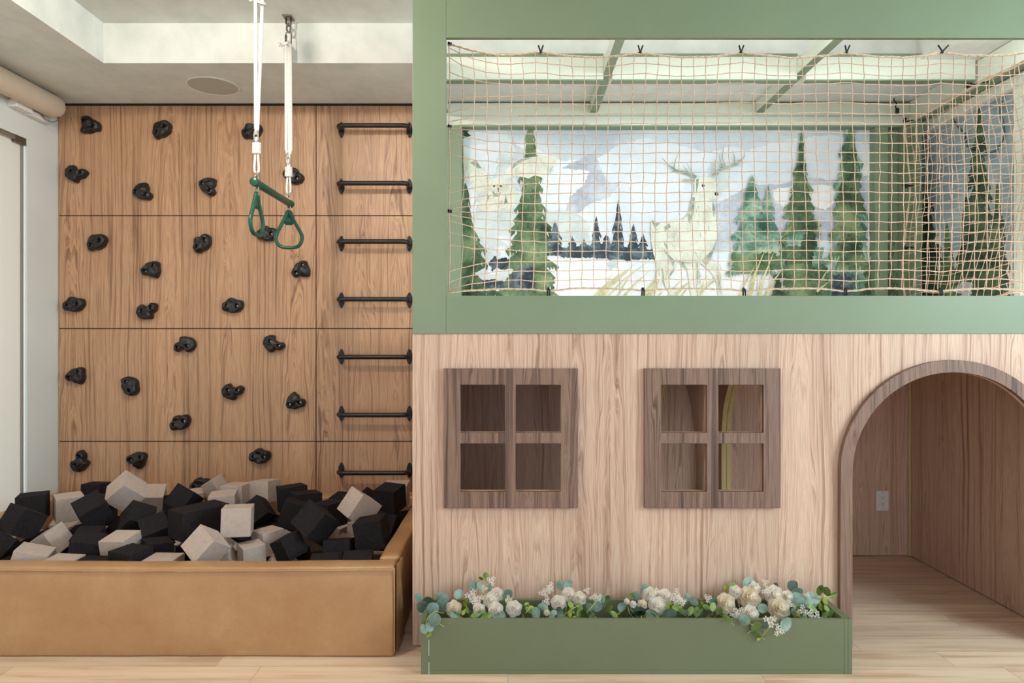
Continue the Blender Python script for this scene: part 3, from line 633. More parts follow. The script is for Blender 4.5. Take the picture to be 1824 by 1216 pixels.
RP = [(0,-8),(-13,2),(-18,16),(-40,66),(-62,110),(-103,190),(-112,230),(-98,275),(-66,303),(-28,312),(40,312),(78,302),(104,275),(117,230),(110,190),(66,110),(42,66),(22,16),(15,2)]
def ring(y, ztop, ang, label):
    s = 1/5.067/363*1.02
    bm = bmesh.new(); pts = [Vector((px_*s*math.cos(ang), px_*s*math.sin(ang), -pz*s)) for px_, pz in RP]
    # smooth path
    sm = []
    for i in range(len(pts)):
        p0, p1, p2, p3 = pts[i-1], pts[i], pts[(i+1) % len(pts)], pts[(i+2) % len(pts)]
        for t in (0, .25, .5, .75): sm.append(.5*((2*p1)+(p2-p0)*t+(2*p0-5*p1+4*p2-p3)*t*t+(3*p1-p0-3*p2+p3)*t**3))
    tube(bm, sm, .0088, 12, closed=True)
    w0 = [(-14,18),(18,18),(52,84),(28,112),(-24,112),(-50,84)]
    for s_ in (-1,):
        f = []
        a_ = [bm.verts.new((px_*s*math.cos(ang)-.004*math.sin(ang)*k, px_*s*math.sin(ang)+.004*math.cos(ang)*k, -pz*s)) for k in (-1, 1) for px_, pz in w0]
        n = len(w0); bm.faces.new(a_[:n]); bm.faces.new(a_[n:][::-1])
        for i in range(n): bm.faces.new((a_[i], a_[(i+1) % n], a_[n+(i+1) % n], a_[n+i]))
    bmesh.ops.translate(bm, verts=bm.verts[:], vec=(TX, y, ztop)); o = tp('ring_handle', bm, 'green_plastic'); o['label'] = label
    b2 = bmesh.new(); chain(b2, TX, y, ztop-.002, ZB-.012, 3); c_ = fin('chain', b2, 'steel', o, smooth=True)
    return o
def zat(py, Y): return 1.25-(py-608)*Y/1216
ring(YN, zat(346, YN), math.radians(87), 'near green ring turned sideways'); ring(YF, zat(378, YF), math.radians(4), 'far green ring facing the viewer')
def rope(y, yp, top, label):
    Z = lambda py: zat(py, y)
    bm = bmesh.new(); r = .0072
    for dx0, dx1, dy in top['strands']:
        tube(bm, [(TX+dx0, y+dy, top['z']), (TX+dx0*.8+dx1*.2, y+dy, Z(150)*.4+top['z']*.6), (TX+dx1, y+dy*.4, Z(yp[0]-10)), (TX+dx1*.2, y, Z(yp[0]+4))], r, 10)
    # wrapped knot, lower doubled rope
    for k in range(5): tube(bm, [(TX+.0135*math.cos(a), y+.0135*math.sin(a), Z(yp[2])+(k-2)*.0092+.002*math.sin(a)) for a in [2*PI*i/16 for i in range(16)]], .0055, 8, closed=True)
    for s_ in (-1, 1): tube(bm, [(TX, y, Z(yp[0]+8)), (TX+s_*.005, y, Z(yp[2]-6)), (TX+s_*.0055, y, Z(yp[2]+8)), (TX+s_*.0095, y, Z(yp[3]-12)), (TX+s_*.009, y, Z(yp[3]-4)), (TX, y, Z(yp[3]))], .0052, 8)
    o = tp('rope', bm, 'rope'); o['label'] = label
    def sub(n_, b_, m_):
        fin(n_, b_, m_, o, smooth=True)
    b2 = bmesh.new(); tube(b2, [(TX+.009*math.cos(t), y-.006, (Z(yp[0])+Z(yp[1]))/2+.026*math.sin(t)) for t in [2*PI*i/20 for i in range(20)]], .0036, 8, closed=True); sub('carabiner', b2, 'steel')
    b2 = bmesh.new(); chain(b2, TX, y, ZB+.014, Z(yp[3])+.006, 2); sub('chain', b2, 'steel')
    if top.get('knot'):
        b2 = bmesh.new(); zz = zat(9, y)
        tube(b2, [(TX+.008, y-.014, zz+.01), (TX+.03, y-.016, zz), (TX+.036, y-.004, zz+.004), (TX+.026, y+.01, zz+.01), (TX+.0, y+.006, zz+.02), (TX-.02, y-.004, zz+.022), (TX-.022, y-.016, zz+.014)], .007, 8); sub('knot', b2, 'rope')
    else:
        b2 = bmesh.new(); zz = zat(80, y)
        for k in range(9): a = k*.9; tube(b2, [(TX-.02, y-.004, zz), (TX-.034+.004*math.cos(a), y-.006+.006*math.sin(a*2), zz+.010*math.sin(a)), (TX-.046+.003*math.sin(a), y-.005, zz+.012*math.cos(a*1.3))], .0022, 5)
        tube(b2, [(TX, y, zz+.014), (TX-.012, y-.008, zz+.004), (TX-.024, y-.004, zz-.002)], .007, 8); sub('frayed_knot', b2, 'rope')
    return o
# ceiling hooks and links
def hook(y):
    bm = bmesh.new(); bx(bm, TX-.022, TX+.022, y-.032, y+.032, HC-.006, HC, .002)
    tube(bm, [(TX-.012, y, HC-.004), (TX-.012, y, HC-.03), (TX, y, HC-.042), (TX+.012, y, HC-.03), (TX+.012, y, HC-.004)], .005, 8)
    tube(bm, [(TX+.009*math.cos(t), y, HC-.052+.022*math.sin(t)) for t in [2*PI*i/16 for i in range(16)]], .0045, 8, closed=True)
    o = tp('ceiling_hook', bm, 'dark_steel')
    b2 = bmesh.new(); zc = HC-.104; tube(b2, [(TX+.013*max(-1, min(1, 1.4*math.cos(t))), y, zc+.036*math.sin(t)) for t in [2*PI*i/20 for i in range(20)]], .0028, 8, closed=True)
    tube(b2, [(TX-.013, y, zc-.016), (TX-.013, y, zc+.016)], .006, 6); c_ = fin('link', b2, 'dark_steel', o, smooth=True)
hook(YN); hook(YF)
rope(YN, (236, 250, 264, 309), dict(z=HC-.075, strands=[(-.006, .001, 0), (.024, .004, .004), (.000, -.002, -.012)], knot=True), 'near white rope')
rope(YF, (276, 290, 306, 345), dict(z=HC-.130, strands=[(-.013, -.012, 0), (.009, .012, 0), (-.004, .003, .006)]), 'far white rope')

# ------------------------------------------------------------------ playhouse with loft
YP = 2.80; s_ = 1216/2.78
ph = empty('playhouse', (1.0, YP, 0)); tag(ph, 'walnut playhouse with two windows and an arched doorway under a sage green loft', 'playhouse')
def fx_(px): return (px-912)/s_
def fz_(py): return 1.25-(py-608)/s_
panes = []
for (a, b_) in ((819, 899.5), (918.5, 999), (1177.5, 1259), (1279.5, 1360)):
    for (t, l) in ((685, 770.5), (789.5, 875.5)): panes.append(rrect(fx_(a), fx_(b_), fz_(l), fz_(t), .004))
acx, acz = fx_(1698), fz_(843)
PX0, PX1 = -.408, 2.415
outer = [(PX0, .004), (acx-.412, .004)] + [(acx-.412*math.cos(PI*k/40), acz+.412*math.sin(PI*k/40)) for k in range(41)] + [(acx+.412, .004), (PX1, .004), (PX1, 1.281), (PX0, 1.281)]
plate('front_panel', outer, panes, YP, YP+.019, 'veneer', ph)
tr_out = [(acx-.462, .004), (acx-.412, .004)] + [(acx-.412*math.cos(PI*k/48), acz+.412*math.sin(PI*k/48)) for k in range(49)] + [(acx+.412, .004), (acx+.462, .004)] + [(acx+.462*math.cos(PI*k/48), acz+.462*math.sin(PI*k/48)) for k in range(49)]
o = plate('arch_trim', tr_out, [], YP-.024, YP-.0004, 'veneer_dark', ph, bevel=.001); o['label'] = 'dark walnut trim around the arched doorway'
for (a, b_, pi) in ((790, 1029.5, 0), (1148, 1390.5, 4)):
    o = plate('window_frame', [(fx_(a), fz_(904.5)), (fx_(b_), fz_(904.5)), (fx_(b_), fz_(656)), (fx_(a), fz_(656))], panes[pi:pi+4], YP-.022, YP-.0004, 'veneer_dark', ph, bevel=.0012)
    o['label'] = ('left' if pi == 0 else 'right')+' dark walnut window frame with four openings'
# side, inner walls, deck
box('side_panel', PX0, PX0+.019, YP+.020, YB-.003, .004, 1.281, 'veneer', ph)
box('inner_panel', PX0+.02, 2.318, YB-.020, YB-.002, .004, 1.279, 'veneer', ph)
box('side_panel', 2.320, 2.339, YP+.020, YB-.024, .004, 1.279, 'veneer', ph)
box('corner_strip', 2.306, 2.3185, YB-.034, YB-.0205, .004, 1.279, 'ply', ph)
box('deck', PX0+.001, 2.41, YP+.004, YB-.003, 1.2825, 1.318, 'veneer', ph)
def partition(x0, x1, ya, yb_, cz, mat='veneer'):
    y0, y1 = YP+.0205, YB-.0215; r = (yb_-ya)/2; cy = (ya+yb_)/2
    out = [(y0, .004), (ya, .004)] + [(cy-r*math.cos(PI*k/32), cz+r*math.sin(PI*k/32)) for k in range(33)] + [(yb_, .004), (y1, .004), (y1, 1.279), (y0, 1.279)]
    o = plate('partition', out, [], x0, x1, mat, ph, plane='yz')
    # bare plywood edge lining the opening, in two layers
    path = [(ya, .02)] + [(cy-r*math.cos(PI*k/32), cz+r*math.sin(PI*k/32)) for k in range(33)] + [(yb_, .02)]
    for (xa, xb) in ((x0+.001, (x0+x1)/2-.0015), ((x0+x1)/2+.0015, x1-.001)):
        bm = bmesh.new(); prev = None
        for i, (y, z) in enumerate(path):
            dy, dz = (y-cy)/r, ((z-cz)/r if z > cz else 0); l = math.hypot(dy, dz) or 1; dy, dz = dy/l, dz/l
            cur = [bm.verts.new((x, y-dy*t, z-dz*t)) for x in (xa, xb) for t in (.0002, .003)]
            if prev: 
                for q in ((0,1),(1,3),(3,2),(2,0)): bm.faces.new((prev[q[0]], prev[q[1]], cur[q[1]], cur[q[0]]))
            prev = cur
        put(fin('edge_band', bm, 'ply', ph))
partition(.800, .838, 2.97, 3.85, .70); partition(1.165, 1.220, 2.97, 3.80, .72)
# green loft frame
YG = YP-.004
box('post', PX0, -.2705, YG, YG+.030, 1.2812, 2.70, 'sage', ph, .002)
box('top_beam', -.2702, 2.415, YG+.0008, YG+.022, 2.494, 2.70, 'sage', ph, .002)
box('lower_beam', -.2702, 2.415, YG+.0008, YG+.045, 1.2812, 1.437, 'sage', ph, .002)
box('post', 2.30, 2.415, YG+.004, YG+.044, 1.438, 2.493, 'sage', ph, .002)
box('corner_post', PX0, -.289, YB-.10, YB-.003, 1.319, 2.486, 'sage', ph, .002)
box('corner_post', 2.093, 2.168, YB-.065, YB-.003, 1.319, 2.486, 'sage', ph, .002)
box('corner_post', 2.250, 2.292, 3.815, YB-.003, 1.319, 2.486, 'sage', ph, .002)
box('corner_post', 2.169, 2.249, YB-.020, YB-.003, 1.319, 2.486, 'sage', ph, .002)
# roof joists: pale sides with a sage strip below
for x0, x1 in ((PX0, PX0+.04), (.452, .494), (1.408, 1.450)):
    j = box('joist', x0, x1, YG+.0455, YB-.0625, 2.573, 2.638 if x0 != PX0 else 2.638, 'cream_green', ph, .001)
    e = box('edge_strip', x0+.0005, x1-.0005, YG+.046, YB-.0625, 2.569, 2.5735, 'sage', None, .0005); e.parent = j; e['label'] = 'sage green strip under the pale joist'
for x0, x1 in ((PX0+.041, .451), (.495, 1.407), (1.451, 2.288)):
    j = box('cross_beam', x0, x1, 3.37, 3.408, 2.541, 2.656, 'cream_green', ph, .001)
    for z0, z1 in ((2.534, 2.5405), (2.6565, 2.668)):
        e = box('edge_strip', x0, x1, 3.362, 3.4075, z0, z1, 'sage', None, .0005); e.parent = j
box('wall_board', PX0, 2.30, YB-.052, YB-.003, 2.553, 2.628, 'cream_green', ph, .001)
box('wall_board', PX0, 2.30, YB-.060, YB-.003, 2.497, 2.5495, 'cream_green', ph, .001)
box('edge_strip', PX0, 2.30, YB-.054, YB-.003, 2.5497, 2.5528, 'sage', ph, 0)
box('edge_strip', PX0, 2.30, YB-.062, YB-.003, 2.487, 2.4968, 'sage', ph, .001)
box('side_beam', 2.302, 2.417, YG+.046, YB-.003, 2.512, 2.636, 'cream_green', ph, .001)
box('edge_strip', 2.301, 2.345, YG+.046, YB-.064, 2.500, 2.5115, 'sage', ph, .001)
box('side_board', 2.360, 2.395, 2.845, YB-.003, 2.452, 2.4995, 'cream_green', ph, .001)
box('edge_strip', 2.358, 2.396, 2.845, YB-.003, 2.444, 2.4518, 'white_plastic', ph, .001)
box('side_trim', 2.370, 2.395, 2.90, 3.21, 1.319, 2.443, 'cream_green', ph, .002)
box('side_trim', 2.362, 2.3695, 3.17, 3.215, 1.319, 2.443, 'cream_green', ph, .002)
# outlet in the tunnel
ou = empty('wall_outlet', P(1571, 891, YB-.0205)); tag(ou, 'white power outlet plate low on the dark back wall inside the arched doorway', 'power outlet')
ox, oz = ou.location.x, ou.location.z; yo = YB-.0205
bm = bmesh.new(); bx(bm, ox-.036, ox+.036, yo-.006, yo, oz-.058, oz+.058, .0018); put(fin('cover_plate', bm, 'white_plastic', ou))
bm = bmesh.new(); bx(bm, ox-.017, ox+.017, yo-.009, yo-.0055, oz-.034, oz+.034, .001); q = put(fin('socket', bm, 'white_plastic', ou))
bm = bmesh.new()
for dz in (-.019, .019):
    for dx in (-.006, .006): bx(bm, ox+dx-.0011, ox+dx+.0011, yo-.0097, yo-.0088, oz+dz-.002, oz+dz+.006)
    bmesh.ops.create_cone(bm, cap_ends=True, segments=10, radius1=.0024, radius2=.0024, depth=.001, matrix=Matrix.Translation((ox, yo-.0092, oz+dz-.008)) @ Matrix.Rotation(PI/2, 4, 'X'))
q2 = fin('slots', bm, 'dark', q)
for dz in (-.048, .048):
    bm = bmesh.new(); bmesh.ops.create_cone(bm, cap_ends=True, segments=12, radius1=.003, radius2=.003, depth=.0015, matrix=Matrix.Translation((ox, yo-.0065, oz+dz)) @ Matrix.Rotation(PI/2, 4, 'X')); put(fin('screw', bm, 'steel', ou))

# ------------------------------------------------------------------ watercolour murals (flat printed wallpaper, built as thin painted layers)
from mathutils.geometry import tessellate_polygon
def wc(name, a, b_, c, sc=3.0, detail=4):
    m, nt, bs = new_mat(name, rough=.8, spec=.2); g = NT(nt); geo = g.n('ShaderNodeNewGeometry'); v = geo.outputs['Position']
    f = g.noise(v, sc, detail, .62); f2 = g.noise(v, sc*9, 3, .6)
    fac = g.m('ADD', g.m('MULTIPLY', f, .8), g.m('MULTIPLY', f2, .2))
    g.L(g.ramp(fac, [(.36, a), (.48, b_), (.62, c)]), bs.inputs['Base Color']); M[name] = m
wc('wc_paper', srgb(206,216,224), srgb(216,224,229), srgb(226,231,232), 2.5)
wc('wc_sky', srgb(178,190,199), srgb(194,204,211), srgb(211,218,222), 3)
wc('wc_mount', srgb(160,172,184), srgb(180,190,200), srgb(204,211,217), 6)
wc('wc_mist', srgb(184,198,200), srgb(198,209,209), srgb(212,220,218), 6)
wc('wc_navy', srgb(44,52,62), srgb(62,74,82), srgb(110,128,134), 14)
wc('wc_green', srgb(46,66,48), srgb(88,112,82), srgb(134,152,112), 7)
wc('wc_greend', srgb(36,50,38), srgb(66,88,66), srgb(104,122,88), 7)
wc('wc_olive', srgb(60,56,40), srgb(96,100,66), srgb(140,146,104), 8)
wc('wc_teal', srgb(44,78,66), srgb(88,128,108), srgb(168,190,170), 6)
wc('wc_cream', srgb(198,202,186), srgb(213,216,202), srgb(224,226,214), 12)
wc('wc_shade', srgb(118,130,116), srgb(146,156,142), srgb(178,186,172), 20)
wc('wc_fur', srgb(158,168,154), srgb(172,181,166), srgb(190,197,182), 20)
wc('wc_grass', srgb(176,176,112), srgb(200,198,144), srgb(216,214,172), 14)
wc('wc_snow', srgb(218,224,226), srgb(226,230,230), srgb(234,236,235), 5)
wc('wc_dusk', srgb(128,148,156), srgb(150,168,174), srgb(176,190,192), 3)
wc('wc_eye', srgb(36,38,38), srgb(46,48,48), srgb(60,60,58), 20)
rng = random.Random(5)
class Mural:
    def __init__(s, side): s.bm = bmesh.new(); s.k = 0; s.mats = []; s.side = side; s.xmax = 1604 if side == 'back' else 1806; s.ymin = 230 if side == 'back' else 100
    def w(s, px, py, d):
        if s.side == 'back': return Vector(((px-912)/304.0, YB-.0035-d, 1.25-(py-608)/304.0))
        Y = 2.40*1216/(px-912); return Vector((2.3965-d, Y, 1.25-(py-608)*Y/1216))
    def poly(s, pts, mat):
        if mat not in s.mats: s.mats.append(mat)
        s.k += 1; d = .00005*s.k; vs = [s.bm.verts.new(s.w(x, y, d)) for x, y in pts]
        for t in tessellate_polygon([[Vector((x, y, 0)) for x, y in pts]]):
            try: f = s.bm.faces.new([vs[i] for i in t]); f.material_index = s.mats.index(mat)
            except ValueError: pass
    def edgeN(s, pts, amp=2.0, n=4):   # ragged watercolour outline
        out = []
        for i, (x, y) in enumerate(pts):
            x2, y2 = pts[(i+1) % len(pts)]; L = math.hypot(x2-x, y2-y); m = max(1, int(L/n)); 
            for k in range(m): t = k/m; j = 0 if k == 0 else amp; out.append((x+(x2-x)*t+rng.uniform(-j, j), y+(y2-y)*t+rng.uniform(-j, j)))
        return out
    def stroke(s, pts, w0, w1, mat):
        L, R = [], []; n = len(pts)
        for i, (x, y) in enumerate(pts):
            xa, ya = pts[max(i-1, 0)]; xb, yb = pts[min(i+1, n-1)]; dx, dy = xb-xa, yb-ya; l = math.hypot(dx, dy) or 1
            w = (w0+(w1-w0)*i/(n-1))/2; L.append((x-dy/l*w, y+dx/l*w)); R.append((x+dy/l*w, y-dx/l*w))
        s.poly(L+R[::-1], mat)
    def tree(s, cx, top, bot, hw, mat, tiers=None, power=.85, seed=0, droop=.35):
        r = random.Random(seed); n = int((tiers or max(6, int((bot-top)/17)))*1.15); h = (bot-top)/n
        if mat not in s.mats: s.mats.append(mat)
        mi = s.mats.index(mat); s.k += 1
        s.poly([(cx-.4, max(top-3, s.ymin)), (cx+.4, max(top-3, s.ymin)), (cx+hw*.42, bot), (cx-hw*.42, bot)], mat)
        for k in reversed(range(n)):
            t = (k+.7)/n; y0 = top+h*k-h*.25; y1 = top+h*(k+1); wl, wr = [hw*t**power*r.uniform(.62, 1.2)+1 for _ in (0, 1)]; inn = hw*(k/n)**power*.40
            low = []
            m = max(4, int((wl+wr)/6))
            for q in range(m+1):
                u = q/m; x = -wl*.9+(wl+wr)*.9*u; dr = h*(.75*(abs(x)/max(wl, wr))**.7)
                low.append((cx+x+r.uniform(-1, 1), y1-h*.30+dr+r.uniform(-1, 1)*min(2.2, h*.15)))
                if q < m: low.append((cx+x+(wl+wr)*.45/m, y1-h*.30+dr-r.uniform(.12, .62)*h))
            up = r.uniform(-.12, .1)*h
            pts = [(cx+inn, y0), (cx+inn+(wr-inn)*.5, y0+h*.42), (cx+wr*1.04, y1-h*.1+up)]+low[::-1]+[(cx-wl*1.04, y1-h*.1-up), (cx-inn-(wl-inn)*.5, y0+h*.42), (cx-inn, y0)]
            d = .00005*s.k+.000045*(1-k/n)
            vs = [s.bm.verts.new(s.w(min(x, s.xmax), max(s.ymin, min(y, 584)), d)) for x, y in pts]
            for tr3 in tessellate_polygon([[Vector((x, y, 0)) for x, y in pts]]):
                try: f = s.bm.faces.new([vs[i] for i in tr3]); f.material_index = mi
                except ValueError: pass
        s.k += 1
    def done(s, name, lab):
        me = bpy.data.meshes.new(name); s.bm.to_mesh(me); s.bm.free(); o = link(name, me, s.mats); tag(o, lab, 'mural'); return o
Z = lambda pts, sc, ox, oy: [(ox+x/sc, oy+y/sc) for x, y in pts]
m1 = Mural('back')
x0, x1 = 826, 1606
m1.poly([(x0,229),(x1,229),(x1,586),(x0,586)], 'wc_paper')
m1.poly(m1.edgeN([(x0,229),(1560,229),(1560,262),(1480,240),(1400,250),(1330,268),(1300,262),(1262,272),(1200,258),(1150,246),(1095,262),(1060,285),(1000,286),(950,262),(900,250),(x0,262)], 2), 'wc_sky')
m1.poly(m1.edgeN([(900,240),(935,268),(940,300),(960,340),(930,345),(900,330),(890,290)], 2), 'wc_mount')
m1.poly(m1.edgeN([(1000,300),(1050,275),(1062,278),(1076,312),(1088,330),(1110,320),(1085,352),(1050,364),(1030,380),(1005,385),(1015,350),(1040,330),(1050,305)], 1.5), 'wc_mount')
m1.poly(m1.edgeN([(1260,300),(1270,283),(1300,300),(1298,330),(1275,360),(1270,420),(1255,440)], 1.5), 'wc_mist')
m1.poly(m1.edgeN([(1268,365),(1300,350),(1340,330),(1392,328),(1430,316),(1500,322),(1560,310),(1560,420),(1268,450)], 2), 'wc_mount')
m1.poly(m1.edgeN([(1375,338),(1420,330),(1482,330),(1500,345),(1470,375),(1440,365),(1400,372),(1380,360)], 1.5), 'wc_snow')
m1.poly(m1.edgeN([(955,460),(1010,462),(1100,466),(1170,470),(1300,462),(1380,468),(1400,586),(955,586)], 1.5), 'wc_snow')
m1.poly(m1.edgeN([(920,400),(960,380),(1000,372),(1035,384),(1050,400),(1050,450),(960,460)], 3), 'wc_mist')
m1.tree(902, 218, 420, 46, 'wc_mist', seed=2); m1.tree(862, 300, 470, 46, 'wc_mist', seed=9)
m1.poly([(x0,229),(838,232),(832,236),(839,242),(826,246)], 'wc_greend')
# dark firs in the distance
for cx, t_, b_, h_, sd in ((1062,388,455,14,1),(1101,360,462,19,3),(1128,402,458,15,4),(1019,424,458,17,5),(1040,428,458,18,6),(1080,420,460,24,7),(1145,418,458,14,8),(1170,430,462,14,10),(988,396,455,22,11)):
    m1.tree(cx, t_, b_, h_, 'wc_navy', tiers=6, seed=sd, droop=.1)
m1.poly(m1.edgeN([(975,436),(1000,440),(1070,436),(1120,440),(1160,444),(1176,440),(1176,460),(1120,464),(1060,459),(1000,458),(975,450)], 2, 3), 'wc_navy')
m1.poly(m1.edgeN([(1078,468),(1092,464),(1102,468),(1100,478),(1086,480)], 2, 3), 'wc_mist')
# left firs
m1.tree(944, 196, 540, 54, 'wc_green', tiers=17, seed=21, power=1.0); m1.tree(948, 250, 548, 60, 'wc_green', tiers=15, seed=22, power=1.1)
m1.tree(829, 330, 586, 62, 'wc_green', tiers=12, seed=23); m1.tree(850, 440, 600, 64, 'wc_greend', tiers=8, seed=25)
m1.poly(m1.edgeN([(912,488),(935,470),(950,476),(955,510),(930,522),(905,512)], 3, 4), 'wc_navy')
for pts in ([(870,468),(880,456),(888,462),(900,458),(908,470),(896,480),(884,476),(878,484)], [(845,486),(862,478),(880,490),(900,480),(915,478),(900,500),(878,505),(860,500)], [(853,500),(880,497),(905,503),(900,515),(870,512)]):
    m1.poly(m1.edgeN(pts, 1.5, 3), rng.choice(['wc_navy', 'wc_mist']))
# owl in flight
S1 = lambda pts: Z(pts, 3.988, 790, 225)
m1.poly(m1.edgeN(S1([(410,400),(450,300),(500,250),(580,225),(700,212),(820,208),(800,250),(812,275),(770,300),(740,340),(700,365),(650,350),(600,372),(520,352),(470,360),(440,430)]), .8, 4), 'wc_cream')
m1.poly(m1.edgeN(S1([(345,400),(320,350),(270,290),(230,240),(145,190),(140,230),(142,300),(160,350),(150,390),(210,420),(200,450),(260,480),(330,450)]), .8, 4), 'wc_cream')
m1.poly(m1.edgeN(S1([(330,380),(370,365),(410,370),(440,400),(485,420),(495,450),(525,475),(500,560),(470,600),(420,580),(400,630),(370,590),(330,620),(290,605),(250,580),(245,550),(300,480),(320,430)]), 1, 4), 'wc_cream')
for pts in ([(230,240),(270,300),(240,300),(190,260)], [(500,260),(560,232),(640,222),(560,250),(480,310)], [(310,480),(330,500),(300,560)], [(440,480),(455,540),(430,560)], [(345,455),(370,480),(410,470),(400,500),(360,500)]):
    m1.poly(S1(pts), 'wc_shade')
for x, y in ((360,425),(408,425)): m1.poly(S1([(x+9*math.cos(a), y+8*math.sin(a)) for a in [i*PI/4 for i in range(8)]]), 'wc_eye')
m1.poly(S1([(384,440),(394,440),(392,466),(387,468)]), 'wc_eye')
ro = random.Random(91)
def fur(S, boxes, L, w, mat, n):
    for (xa, ya, xb, yb, dx, dy) in boxes:
        for _ in range(n):
            x, y = ro.uniform(xa, xb), ro.uniform(ya, yb); l = L*ro.uniform(.5, 1.2)
            m1.stroke(S([(x, y), (x+dx*l*.5+ro.uniform(-2, 2), y+dy*l*.5), (x+dx*l, y+dy*l)]), w, .2, mat)
fur(S1, [(460,225,640,330,-.75,.65),(640,215,790,320,-.3,.95),(150,220,250,400,.3,.9),(250,330,330,440,.5,.8),(300,480,470,580,0,1),(330,400,430,470,0,1)], 30, 1.1, 'wc_fur', 12)
# grass behind and around the stag
def blades(cx, cy, n, spread, L, mat, sd, lean=.9):
    r = random.Random(sd)
    for k in range(n):
        x = cx+r.uniform(-spread, spread); l = L*r.uniform(.5, 1); a = lean*r.uniform(.4, 1.2)
        m1.stroke([(x, cy), (x+l*a*.5, cy-l*.55), (x+l*a*1.1, cy-l)], r.uniform(3, 6), .3, mat)
blades(1100, 545, 16, 60, 85, 'wc_grass', 1); blades(1190, 545, 10, 50, 60, 'wc_grass', 2)
# stag
S2 = lambda pts: Z(pts, 4.193, 1120, 240)
st = [(165,640),(200,662),(260,655),(330,640),(400,632),(432,600),(455,540),(470,470),(488,400),(480,365),(400,345),(420,335),(490,330),(515,318),(600,318),(640,332),(665,335),(655,370),(658,410),(668,440),(662,468),(640,482),(612,486),(632,560),(650,640),(660,720),(652,790),(630,860),(605,900),(640,960),(690,1050),(680,1100),(700,1215),(665,1215),(655,1110),(620,1040),(560,985),(530,960),(520,1020),(500,1120),(500,1215),(462,1215),(448,1100),(430,1000),(400,955),(340,940),(335,1020),(295,1060),(300,1110),(355,1215),(320,1215),(262,1120),(250,1050),(215,1215),(195,1215),(200,1040),(205,960),(180,890),(165,800),(160,720)]
m1.poly(m1.edgeN(S2(st), .4, 5), 'wc_cream')
for pts in ([(165,640),(230,665),(190,700)], [(260,690),(300,665),(310,690),(270,715)], [(435,600),(455,590),(460,680),(440,650)], [(270,870),(320,920),(340,940),(330,985),(300,920)], [(540,940),(600,880),(630,860),(605,940),(570,980)], [(500,335),(520,330),(510,400),(498,450)], [(620,500),(640,560),(630,620),(618,560)], [(420,340),(490,335),(485,360),(440,352)], [(255,800),(290,830),(280,860)], [(380,960),(410,960),(430,1000),(400,990)], [(570,900),(600,905),(560,960),(540,950)], [(300,1040),(330,1000),(335,1020),(300,1060)], [(470,470),(490,470),(480,600),(455,640)]):
    m1.poly(m1.edgeN(S2(pts), .4, 4), 'wc_shade')
m1.poly(S2([(538,378),(552,372),(566,380),(560,392),(545,394)]), 'wc_eye'); m1.poly(S2([(648,372),(657,374),(656,388),(650,392)]), 'wc_eye'); m1.poly(S2([(638,432),(662,432),(664,455),(648,462),(636,450)]), 'wc_eye')
fur(S2, [(180,690,330,850,.5,.85),(330,660,600,850,.2,1),(460,500,620,640,.15,1),(350,860,600,940,.6,.7),(500,1000,530,1100,0,1),(215,960,300,1100,-.2,1),(620,960,680,1120,.4,.9),(400,330,480,355,-.9,.2)], 36, 1.2, 'wc_fur', 14)
for q in ([(260,860),(300,930),(335,1010)], [(245,1000),(255,1060),(262,1130)], [(345,935),(430,960),(530,950)], [(600,900),(628,850),(650,780)], [(505,955),(505,1060),(498,1180)], [(660,1050),(672,1120),(682,1190)], [(470,480),(455,560),(432,620)]): m1.stroke(S2(q), 1.6, .4, 'wc_shade')
for pts, a, b_ in (([(498,322),(440,296),(350,272),(290,232),(245,180)], 5, 1), ([(440,296),(400,240)], 3, .6), ([(480,312),(455,270),(430,222)], 3.4, .6), ([(350,272),(312,282)], 2.4, .6), ([(330,262),(345,190),(378,118)], 2.2, .5),
                   ([(638,304),(690,262),(780,232),(830,205),(862,160)], 5.4, 1), ([(632,306),(630,260),(632,200)], 3, .6), ([(700,258),(676,200),(664,150)], 3.2, .6), ([(712,250),(690,170),(702,96)], 3.4, .6), ([(780,232),(782,180),(770,128)], 3, .6), ([(800,215),(850,180),(856,122)], 2.6, .6), ([(780,232),(838,232)], 2.4, .5)):
    q = S2(pts); m1.stroke(q, a, b_, 'wc_shade')
# right firs
m1.tree(1366, 334, 470, 30, 'wc_teal', tiers=8, seed=40, droop=.1)
m1.tree(1338, 317, 488, 54, 'wc_teal', tiers=10, seed=41, droop=.1)
m1.poly(m1.edgeN([(1300,455),(1380,450),(1390,480),(1350,490),(1320,488),(1305,475)], 3, 4), 'wc_green')
m1.tree(1511, 180, 586, 62, 'wc_teal', tiers=19, seed=42, power=.9); m1.tree(1566, 320, 586, 42, 'wc_greend', tiers=13, seed=46)
m1.tree(1511, 220, 480, 40, 'wc_green', tiers=12, seed=43, power=.8)
m1.tree(1425, 236, 586, 66, 'wc_green', tiers=20, seed=44, power=1.05); m1.tree(1424, 276, 470, 36, 'wc_greend', tiers=11, seed=45, power=.8)
m1.poly(m1.edgeN([(1480,490),(1515,488),(1520,586),(1478,586)], 3, 5), 'wc_navy')
m1.poly(m1.edgeN([(1400,418),(1432,412),(1425,438),(1398,440)], 3, 4), 'wc_teal'); m1.poly(m1.edgeN([(1445,445),(1466,440),(1462,470),(1442,476)], 3, 4), 'wc_teal')
for q, a in ((([(1330,545),(1342,490),(1362,442)]), 8), (([(1348,545),(1356,500),(1376,450)]), 7), (([(1310,545),(1325,505),(1345,470)]), 5), (([(1362,530),(1376,500),(1392,478)]), 5), (([(1452,520),(1466,508),(1480,498)]), 4), (([(1460,500),(1478,470)]), 3)): m1.stroke(q, a, .5, 'wc_grass')
m1.tree(1384, 500, 600, 50, 'wc_greend', tiers=4, seed=48)
m1.done('wall_mural', 'watercolour forest mural with white stag, owl and firs on the loft back wall')
m2 = Mural('right')
